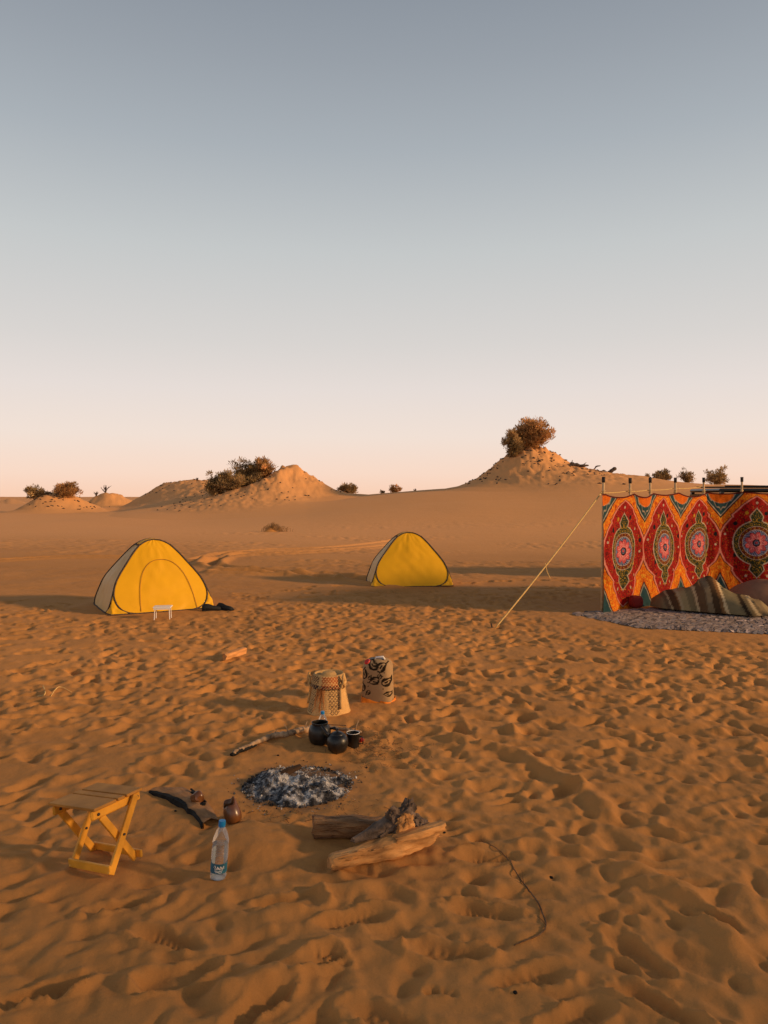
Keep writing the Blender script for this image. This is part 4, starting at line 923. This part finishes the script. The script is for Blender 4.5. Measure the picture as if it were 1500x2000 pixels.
# ------------------------------------------------------------------ water bottles
m_pet = clear_mat('clear_plastic', (.80, .72, .68), .08, .05); m_water = clear_mat('water', (.55, .60, .65), .02, .03); m_lab = mat('blue_label', (.03, .16, .25), .5, .25, 14, 0)
def bottle(label, px, py, h, r_, rz, tilt, full, dy=0.0, lab=True):
    p_ = on(px, py); T = thing('water_bottle', label, 'bottle', (p_.x, p_.y + r_ + dy, gz(p_.x, p_.y + r_ + dy) - .004), rz); T.rotation_euler = (tilt[0], tilt[1], rz); prof = [(.001, .004), (r_ * .7, 0), (r_ * .93, .006), (r_, .02)]
    for t in np.linspace(.10, .62, 70):
        rib = .0022 * math.cos((t - .36) / .028 * 2 * math.pi) if .34 < t < .56 else 0
        wst = .03 * r_ / .034 * 0; prof.append((r_ * (1 - .05 * math.exp(-((t - .22) / .1) ** 2)) + rib - .0015, t * h))
    for t in np.linspace(0, 1, 16): prof.append((r_ * (1 - .62 * (t ** 1.7)) , h * (.63 + .27 * t)))
    prof += [(r_ * .36, h * .905), (r_ * .36, h * .93)]
    MB().lathe(prof, 40).build('bottle_body', m_pet, T, True)
    wp = [(.001, .006), (r_ * .88, .008), (r_ * .9, .02), (r_ * .9, h * full * .9), (r_ * .86 if full < .66 else r_ * .62, h * full), (.001, h * full)]
    MB().lathe(wp, 28).build('water', m_water, T, True, 40)
    cp = [(r_ * .40, h * .922), (r_ * .43, h * .925)] + [(r_ * .43, h * .985), (r_ * .40, h), (.001, h)]
    MB().lathe(cp, 30).build('cap', m_cap, T, True, 40); MB().lathe([(r_ * .42, h * .90), (r_ * .42, h * .912), (r_ * .36, h * .914)], 24).build('neck_ring', m_cap, T, True)
    if lab:
        n = 60; P = [[((r_ * .975 + .0012) * math.cos(a_), (r_ * .975 + .0012) * math.sin(a_), z) for a_ in np.linspace(R(-215), R(35), n)] for z in np.linspace(h * .15, h * .315, 8)]
        lo = MB().grid(P).build('label_band', m_lab, T, True)
        mb = MB()
        def wrap(x, z): a_ = R(-90) + x / r_; return Vector(((r_ * .975 + .0022) * math.cos(a_), (r_ * .975 + .0022) * math.sin(a_), z))
        x0 = -.020          # a loose white handwritten-style wordmark, two short lines of looping strokes
        strokes = [[(0, .060), (.004, .068), (.008, .064), (.005, .056), (.010, .052), (.012, .060)], [(.014, .052), (.016, .066), (.018, .054), (.020, .062), (.023, .052)], [(.025, .053), (.027, .066), (.030, .058), (.028, .052)], [(.032, .064), (.034, .053), (.037, .060), (.040, .066), (.041, .054)], [(.004, .048), (.020, .046), (.036, .049)], [(.008, .041), (.016, .043), (.026, .040), (.034, .042)]]
        for st in strokes: mb.tube([wrap(x0 + x, z * h / .238) for x, z in smooth_path(st, 4)], .0011, 4)
        mb.build('lettering', m_white, lo)
    return T
bottle('clear plastic water bottle with blue cap and blue label, standing alone in the near sand', 422, 1722, .240, .033, R(10), (R(0), R(4.5)), .62)
bottle('clear plastic water bottle with blue cap, mostly hidden behind the largest sooty kettle', 628, 1447, .185, .029, R(60), (0, 0), .5, .06, True)

# ------------------------------------------------------------------ clay cup and clay lump
m_clay = mat('glazed_brown_clay', (.20, .07, .018), .28, .25, 10, .2, 30, .003, spec=.6, dark=(.05, .022, .012))
p = on(455, 1610); T = thing('clay_cup', 'glossy brown clay cup with broken rim, tilted on the sand heap behind the near bottle', 'cup', (p.x + .005, p.y + .03, gz(p.x, p.y + .03) - .008)); T.rotation_euler = (R(-14), R(-17), R(15)); P = []
for r_, z in [(.002, 0), (.026, 0), (.036, .012), (.041, .035), (.039, .062), (.033, .088), (.030, .100), (.0265, .098), (.030, .08), (.034, .055), (.034, .03), (.022, .010), (.002, .008)]:
    P.append([(r_ * math.cos(a_), r_ * math.sin(a_), z + (.016 * math.sin(a_ * 1.0 + .6) + .006 * math.sin(a_ * 3 + 1)) * sstep(.07, .1, z)) for a_ in np.linspace(0, 2 * math.pi, 41)[:-1]])
MB().grid(P, closed_u=True).build('cup_body', m_clay, T, True)
def lump(name, label, cat, loc, sx_, sy_, sz_, mt, seed, rough=.3, rz=0):
    bm = bmesh.new(); bmesh.ops.create_icosphere(bm, subdivisions=3, radius=1)
    for v in bm.verts:
        n_ = 1 + rough * float(fbm(v.co.x * 1.7 + seed, v.co.y * 1.7 + v.co.z * 1.3, seed, 3)) * 1.6; v.co = Vector((v.co.x * sx_ * n_, v.co.y * sy_ * n_, v.co.z * sz_ * n_))
    me = bpy.data.meshes.new(name); bm.to_mesh(me); bm.free(); o = link(name, me, mt, None, True, 35); o.location = loc; o.rotation_euler = (0, 0, rz); return tag(o, label, cat)

# ------------------------------------------------------------------ charred plank half buried left of the fire
PA, PB = on(292, 1548), on(386, 1607)
axis = Vector((PB.x - PA.x, PB.y - PA.y, 0)); Lp = axis.length + .05; rzp = math.atan2(axis.y, axis.x)
PL = thing('charred_plank', 'weathered board half buried in sand with a ragged burnt black edge, right of the stool', 'plank', (PA.x, PA.y, max(gz(PA.x, PA.y), 0) + .0), rzp)
ns = 60; P = []; E_ = []
for i, t in enumerate(np.linspace(0, 1, ns)):
    bend = .035 * math.sin(math.pi * t); e_ = .012 * float(fbm(np.float64(t * 9), np.float64(2.), 5, 4)) * 2 + .026 * math.exp(-((t - .42) / .10) ** 2); x = t * Lp; top = .016 * math.sin(math.pi * (.1 + .8 * t)) + .009
    wd_ = .15 * (1 - .45 * t) * min(1, 6 * t + .25)
    P.append([(x, bend + e_, -.03), (x, bend + e_, top - .004), (x, bend + e_ + .006, top), (x, bend + e_ + (wd_ - e_) * .5, top + .006 + .004 * math.sin(t * 40)), (x, bend + wd_, top - .012), (x, bend + wd_ + .01, -.03)])
    E_.append([(x, bend + min(0, e_) - .006, -.02), (x, bend + min(0, e_) - .004, top * .72), (x, bend + e_ * .98, top - .001), (x, bend + e_ + .004, top - .014), (x, bend + e_ + .004, -.02)])
MB().grid(P).build('board', mat('sandy_weathered_board', (.36, .18, .075), .9, .2, 9, .5, 30, .006, stretch=(1, 5, 5)), PL, True, 50); MB().grid(E_).build('burnt_edge', m_char, PL, True, 60)
mb = MB(); mb.beam((.16, .150, .024), (.36, .120, .024), .010, .008).beam((.20, .135, .026), (.27, .140, .026), .022, .008); mb.build('burnt_sliver', m_char, PL)
p = on(384, 1580); lump('clay_shard', 'reddish brown clay lump resting on the charred board', 'shard', (p.x, p.y + .02, gz(p.x, p.y) + .045), .030, .026, .034, m_clay, 4, .35)
p = on(396, 1583); lump('charcoal_lump', 'small charcoal piece touching the right side of the clay lump on the board', 'charcoal', (p.x, p.y, gz(p.x, p.y) + .03), .014, .012, .01, m_char, 8, .4)

# ------------------------------------------------------------------ folding stool
ST = thing('folding_stool', 'orange wooden folding stool with crossed legs and slatted seat, front left', 'stool', (0, 0, 0))
cx_, cy_, hs = -1.19, 3.105, .285; ra = R(-29.5); p0z = gz(cx_, cy_); ST.location = (cx_, cy_, max(p0z, .004)); ST.rotation_euler = (Matrix.Rotation(R(6.5), 4, Vector((-.41, -.91, 0))) @ Matrix.Rotation(ra, 4, 'Z')).to_euler()
m_slat = mat('shaded_slat_wood', (.50, .22, .04), .7, .2, 7, .3, 30, .003)  # darker copy of the orange wood: shade on the seat top painted in
# local x: along the slats (towards the camera's right-front), local y: away
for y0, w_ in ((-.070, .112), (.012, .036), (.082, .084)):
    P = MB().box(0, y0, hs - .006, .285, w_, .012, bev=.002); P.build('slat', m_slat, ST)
for x in (-.118, .118):
    MB().box(x, 0, hs - .033, .016, .250, .040, bev=.006).build('apron', m_wood, ST)
    for q in (-.095, .105): MB().lathe([(.006, 0), (.006, .004), (.001, .005)], 12, Matrix.Translation((x + (.0085), q, hs - .033)) @ Matrix.Rotation(R(90), 4, 'Y')).build('bolt', m_dead, ST, True)
for s_, x in ((1, -.094), (1, .140)):
    leg = MB().beam((x, .085, hs - .018), (x, -.075, .002), .030, .014, (1, 0, 0)); leg.build('leg', m_wood, ST)
for x in (-.118 - .022 + .0, .118 - .0015):
    MB().beam((x - .001 if x > 0 else x, -.075, hs - .05), (x, .075, .002), .030, .013, (1, 0, 0)).build('leg', m_wood, ST)
for x in (-.094, .140): MB().lathe([(.005, 0), (.005, .006), (.001, .007)], 12, Matrix.Translation((x + .006, .003, .135)) @ Matrix.Rotation(R(90), 4, 'Y')).build('pivot_bolt', m_dead, ST, True)
MB().box(.02, -.078, .022, .255, .012, .036, bev=.003).build('crossbar', m_wood, ST)
MB().box(.0, .082, .022, .30, .012, .032, bev=.003).build('crossbar', m_wood, ST)

# ------------------------------------------------------------------ firewood
def log_mesh(L_, prof, seed, flat=.35, mtl=None, n=30, ns=70):
    """prof: (t, radius_y, radius_z, dy, dz); split faces and cracks"""
    T_ = np.linspace(0, 1, ns); P = []
    g = lambda k_: np.interp(T_, [q[0] for q in prof], [q[k_] for q in prof])
    ry, rz_, dy, dz = g(1), g(2), g(3), g(4)
    for i, t in enumerate(T_):
        row = []
        for k_ in range(n):
            a_ = 2 * math.pi * k_ / n; c_, s_ = math.cos(a_), math.sin(a_); fc = max(abs(c_), abs(s_)); q = (1 - flat) + flat / fc
            q *= 1 + .26 * float(fbm(np.float64(t * 5 + seed), np.float64(a_ * 1.6), seed, 3)) + .05 * float(vnoise(np.float64(a_ * 7), np.float64(t * 1.5), seed + 4)) - .10 * math.exp(-((math.sin(a_ * 2.5 + t * 1.3 + seed)) / .12) ** 2) * .6
            row.append(Vector(((t - .5) * L_ + .012 * float(vnoise(np.float64(a_ * 3), np.float64(seed), 6)) * (1 if i in (0, ns - 1) else 0) * 2, dy[i] + ry[i] * c_ * q, dz[i] + rz_[i] * s_ * q)))
        P.append(row)
    mb = MB().grid(P, closed_u=True); mb.f += [tuple(range(n))[::-1], tuple((ns - 1) * n + k_ for k_ in range(n))]; return mb
pl, pr = on(662, 1688), on(842, 1642)
ax = Vector((pr.x - pl.x, pr.y - pl.y, 0)); mid = (pl + pr) / 2
LG = thing('split_log', 'pale split log with a gnarled root knot, lying nearest the camera', 'log', (mid.x - .012, mid.y - .055, max(gz(mid.x, mid.y), 0) + .002), math.atan2(ax.y, ax.x))
log_mesh(ax.length + .05, [(0, .022, .024, 0, .032), (.05, .032, .030, 0, .034), (.25, .034, .031, 0, .038), (.42, .040, .034, 0, .042), (.55, .052, .040, 0, .048), (.75, .058, .038, 0, .052), (.94, .054, .034, -.004, .060), (1, .034, .018, -.010, .072)], 3, .75).build('wood', m_log, LG, True, 38)
log_mesh(.30, [(0, .010, .012, 0, 0), (.3, .03, .026, 0, .015), (.6, .042, .038, 0, .035), (.85, .036, .045, 0, .06), (1, .012, .02, 0, .085)], 8, .1).build('bark', m_bark, LG, True, 45).location = (.03, .050, .078)
def gnarl(name, loc, sx_, sy_, sz_, seed, mtl, rot, par):
    bm = bmesh.new(); bmesh.ops.create_icosphere(bm, subdivisions=4, radius=1)
    for v in bm.verts:
        c_ = v.co; n_ = 1 + .50 * float(fbm(c_.x * 2.6 + seed, c_.y * 2.6 + c_.z * .8, seed, 4, .65)) - .22 * max(0, 1 - abs(float(fbm(c_.x * 2.2 + c_.z * .6, c_.y * 2.4, seed + 5, 2))) / .09)
        v.co = Vector((c_.x * sx_ * n_, c_.y * sy_ * n_, c_.z * sz_ * n_))
    me = bpy.data.meshes.new(name); bm.to_mesh(me); bm.free(); o = link(name, me, mtl, par, True, 30); o.location = loc; o.rotation_euler = rot; return o
gnarl('root_knot', (.080, .040, .098), .100, .040, .050, 3, m_bark, (R(8), R(-30), 0), LG)
gnarl('root_knot', (.072, .038, .142), .034, .026, .050, 7, m_bark, (R(6), R(-38), 0), LG)
gnarl('root_knot', (.140, .048, .148), .028, .026, .058, 12, m_bark, (R(4), R(16), 0), LG)
gnarl('root_knot', (.112, .010, .108), .046, .026, .052, 15, m_log, (R(14), R(-12), 0), LG)
gnarl('root_knot', (.185, .040, .095), .050, .036, .034, 18, m_bark, (0, R(18), 0), LG)
mb = MB()
for k_ in range(46):                         # torn splinters along the split faces
    x = random.uniform(-.22, .23); y = random.uniform(-.05, -.01); z = random.uniform(.045, .078); l = random.uniform(.015, .055); a_ = random.gauss(0, .12)
    mb.beam((x, y, z), (x + l, y - random.uniform(0, .006), z + l * a_), random.uniform(.002, .006), random.uniform(.0015, .004), bev=.0004)
tag(mb.build('splinters', m_log, LG), kind='stuff')
mb = log_mesh(.24, [(0, .018, .014, 0, 0), (.5, .03, .018, 0, .006), (1, .022, .016, 0, .012)], 15, .5, n=16, ns=30); o = mb.build('split_face', m_log, LG, True, 38); o.location = (.155, -.038, .085)
pl, pr = on(612, 1634), on(800, 1632); ax = pr - pl; mid = (pl + pr) / 2
LG2 = thing('brown_log', 'darker brown weathered log lying behind the pale split log', 'log', (mid.x, mid.y - .005, max(gz(mid.x, mid.y), 0)), math.atan2(ax.y, ax.x) + R(1))
log_mesh(ax.length, [(0, .040, .044, 0, .042), (.4, .042, .043, 0, .042), (1, .036, .038, 0, .038)], 23, .5).build('wood', m_log2, LG2, True, 38)
pl, pr = on(434, 1293), on(480, 1280); ax = pr - pl; mid = (pl + pr) / 2
o = log_mesh(.27, [(0, .028, .030, 0, .030), (1, .026, .030, 0, .032)], 31, .85, n=16, ns=20).build('wood_billet', mat('fresh_wood', (.62, .28, .09), .7, .2, 9, .4, 30, .006, stretch=(1, 5, 5)), None, True, 35); o.location = (mid.x, mid.y + .03, gz(mid.x, mid.y) + .02); o.rotation_euler = (0, R(-4), math.atan2(ax.y, ax.x)); tag(o, 'short squared orange billet of wood lying alone on the sand below the left tent', 'firewood')

# long pale branch behind the fire
def onz(px, py, dz=0.0): p_ = on(px, py); return Vector((p_.x, p_.y, gz(p_.x, p_.y) + dz))
branch('long pale dry branch lying behind the ash, passing behind the sooty kettles', [onz(456, 1476, .012), onz(490, 1462, .02), onz(530, 1444, .025), onz(570, 1434, .03), onz(612, 1428, .03), onz(660, 1428, .02), onz(705, 1433, .015)], [.013, .014, .017, .018, .018, .013, .008], 'dry_branch', mat('pale_dry_bark', (.42, .27, .155), .85, .3, 14, .6, 50, .006), [(.35, (.03, .0, .045), .004), (.48, (-.03, 0, .06), .004), (.6, (.02, .02, .05), .004), (.95, (.03, 0, .08), .005), (.9, (.06, -.01, .03), .004)], drape=True, lift=.012)
branch('charred black stick end lying against the left end of the long pale branch', [onz(452, 1477, .006), onz(470, 1470, .010), onz(500, 1458, .008)], [.012, .014, .008], 'charred_stick', m_char)

# ------------------------------------------------------------------ ash heap
p = gnd(582, 1530); FZ = thing('campfire_ash', 'spent campfire heap of grey and white ash with charcoal bits', 'campfire', (p.x, p.y, 0)); nr, na = 84, 190
def ash_h(x, y):
    x = np.asarray(x, float); y = np.asarray(y, float); r = np.hypot(x / .30, y / .29); b_ = 1 - sstep(.1, 1.0, r + .95 * fbm(x * 5, y * 5, 12, 3)); cr_ = np.abs(fbm(x * 26, y * 26, 61, 3))
    return -.018 - .035 * sstep(.9, 1.15, r) + .062 * b_ + .045 * fbm(x * 9, y * 9, 4, 4, .6) * b_ + .030 * (cr_ - .15) * b_ - .045 * np.exp(-((x + .08 - .5 * (y - .08)) / .09) ** 2 - ((y - .06 + .3 * x) / .035) ** 2)
def ash_c(x, y, jit=0.0):
    """0 soot ... 1 white ash"""
    v = .50 - .14 * sstep(.62, 1.0, np.hypot(x / .30, y / .29)) + .75 * fbm(x * 8, y * 8, 44, 3, .6) + .75 * fbm(x * 42, y * 42, 45, 3, .6) + .10 * x / .3 + jit
    return np.clip(v, 0, 1)
STOP = [0, .22, .42, .60, .78, 1]; RAMP = np.array([(.035, .032, .030), (.075, .07, .07), (.14, .137, .142), (.27, .26, .26), (.58, .54, .50), (.80, .74, .68)])
def ash_rgb(v): return np.stack([np.interp(v, STOP, RAMP[:, c_]) for c_ in range(3)], -1)
rg, ag = np.meshgrid(np.linspace(.003, 1.15, nr), np.linspace(0, 2 * math.pi, na + 1), indexing='ij'); X, Y_ = rg * .325 * np.cos(ag), rg * .315 * np.sin(ag)
Z = ash_h(X, Y_) + .004; Z[-1] -= .03
me = np_grid_mesh('ash_bed', np.stack([X, Y_, Z], -1)[:, ::-1]); c3 = ash_rgb(ash_c(X, Y_))[:, ::-1]; set_cols(me, np.concatenate([c3, np.ones(c3.shape[:2] + (1,))], -1).reshape(-1, 4))
link('ash_bed', me, mat('ash', (1, 1, 1), .95, .2, 90, .7, 160, .006, attr=True, spec=.1), FZ, True)
mb = MB(); rs = np.random.default_rng(11)
for k_ in range(3600):
    a_ = rs.uniform(0, 6.283); r = math.sqrt(rs.random()) * (1.0 if rs.random() < .95 else 1.3); x, y = r * .30 * math.cos(a_), r * .29 * math.sin(a_)
    sz = rs.uniform(.003, .009) * (1.7 if rs.random() < .07 else 1); z = max(float(ash_h(x, y)) + .004, gz(p.x + x, p.y + y) + .002 if r > .85 else -9)
    c3 = tuple(ash_rgb(float(ash_c(x, y, rs.normal(0, .13)))))
    n_ = Vector(rs.normal(0, 1, 3)); n_.z = abs(n_.z) + .3; n_.normalize(); u_ = n_.orthogonal().normalized(); w_ = n_.cross(u_); c0 = Vector((x, y, z)); th_k = sz * .35; k4 = []
    for sg in (0, 1):
        for (e1, e2) in ((1, .3), (-.2, .8), (-1, -.2), (.3, -.7)): k4.append(c0 + (u_ * e1 * rs.uniform(.6, 1.2) + w_ * e2 * rs.uniform(.6, 1.2)) * sz * .8 + n_ * th_k * sg)
    mb.add(k4, [(3, 2, 1, 0), (4, 5, 6, 7), (0, 1, 5, 4), (1, 2, 6, 5), (2, 3, 7, 6), (3, 0, 4, 7)], c3)
tag(mb.build('ash_flakes', mat('ash_flake', (1, 1, 1), .95, .15, 50, .4, 200, .003, attr=True, spec=.1), FZ, False), kind='stuff')
mb = log_mesh(.17, [(0, .010, .012, 0, .01), (.5, .02, .02, 0, .014), (1, .014, .012, 0, .02)], 41, .5, n=12, ns=24); o = mb.build('burnt_stub', mat('burnt_wood', (.07, .035, .016), .9, .4, 12, .5), FZ, True, 40); o.location = (-.07, .07, .022); o.rotation_euler = (0, R(-6), R(32))

# loose charcoal crumbs and dry bits on the sand
i = 0
for (px, py, s_, lab) in [(543, 1476, .007, 'lone charcoal crumb on smooth sand between the ash and the long branch'), (716, 1500, .007, 'charcoal crumb on the sand just right of the ash heap'), (1077, 1715, .007, 'pair of black charcoal crumbs right of the thin bare twig'), (1007, 1937, .006, 'black crumb in the sand nearest the bottom edge, right of centre'), (868, 1626, .007, 'charcoal crumb on the sand at the right end of the pale split log'), (343, 1585, .007, 'charcoal crumb in front of the charred board'), (638, 1600, .009, 'small crumb between the ash heap and the brown log')]:
    p = on(px, py); lump('charcoal_crumb', lab, 'charcoal', (p.x, p.y, gz(p.x, p.y) + s_ * .4), s_, s_ * .8, s_ * .65, m_char, 20 + i, .5, i); i += 1
mb = MB(); rs = np.random.default_rng(8)
for k_ in range(330):
    px, py = (rs.normal(735, 40), rs.normal(1462, 20)) if k_ < 260 else (rs.uniform(430, 760), rs.uniform(1560, 1605)); q = gnd(px, py); z = gz(q.x, q.y); a_ = rs.uniform(0, 3.14); l = rs.uniform(.004, .02)
    mb.tube([(q.x - l * math.cos(a_), q.y - l * math.sin(a_), z + .003), (q.x + l * math.cos(a_), q.y + l * math.sin(a_), z + .005 + rs.uniform(0, .006))], rs.uniform(.0008, .002), 4)
tag(mb.build('kindling_litter', mat('kindling', (.28, .15, .06), .9, .4, 60, 0), None), 'fine broken kindling and bark bits strewn round the fire', None, None, 'stuff')

# thin bare twigs
m_twig = mat('brown_twig', (.17, .09, .04), .85, .3, 20, .3)
branch('long thin bare twig curving across the near sand right of the logs', [onz(940, 1630, .004), onz(955, 1648, .006), onz(985, 1680, .012), onz(1012, 1715, .012), onz(1040, 1752, .012), onz(1058, 1782, .012), onz(1066, 1808, .006), onz(1055, 1828, .004), onz(1004, 1850, .0)], [.001, .0015, .002, .0024, .003, .0033, .003, .003, .002], 'bare_twig', m_twig, [(.42, (-.005, .01, .05), .0016), (.27, (.0, .01, .02), .0014), (.75, (-.03, 0, .03), .002)], 'twig', drape=True)
branch('pale forked stalk on the calm sand at the left above the stool', [onz(73, 1360, .004), onz(88, 1352, .012), onz(84, 1345, .016)], [.004, .005, .003], 'dry_stalk', m_rope, [], 'twig')
branch('pale curved stalk lying right of the forked stalk at the left', [onz(99, 1356, .004), onz(115, 1350, .010), onz(140, 1349, .004)], [.003, .004, .002], 'dry_stalk', m_rope, [], 'twig')
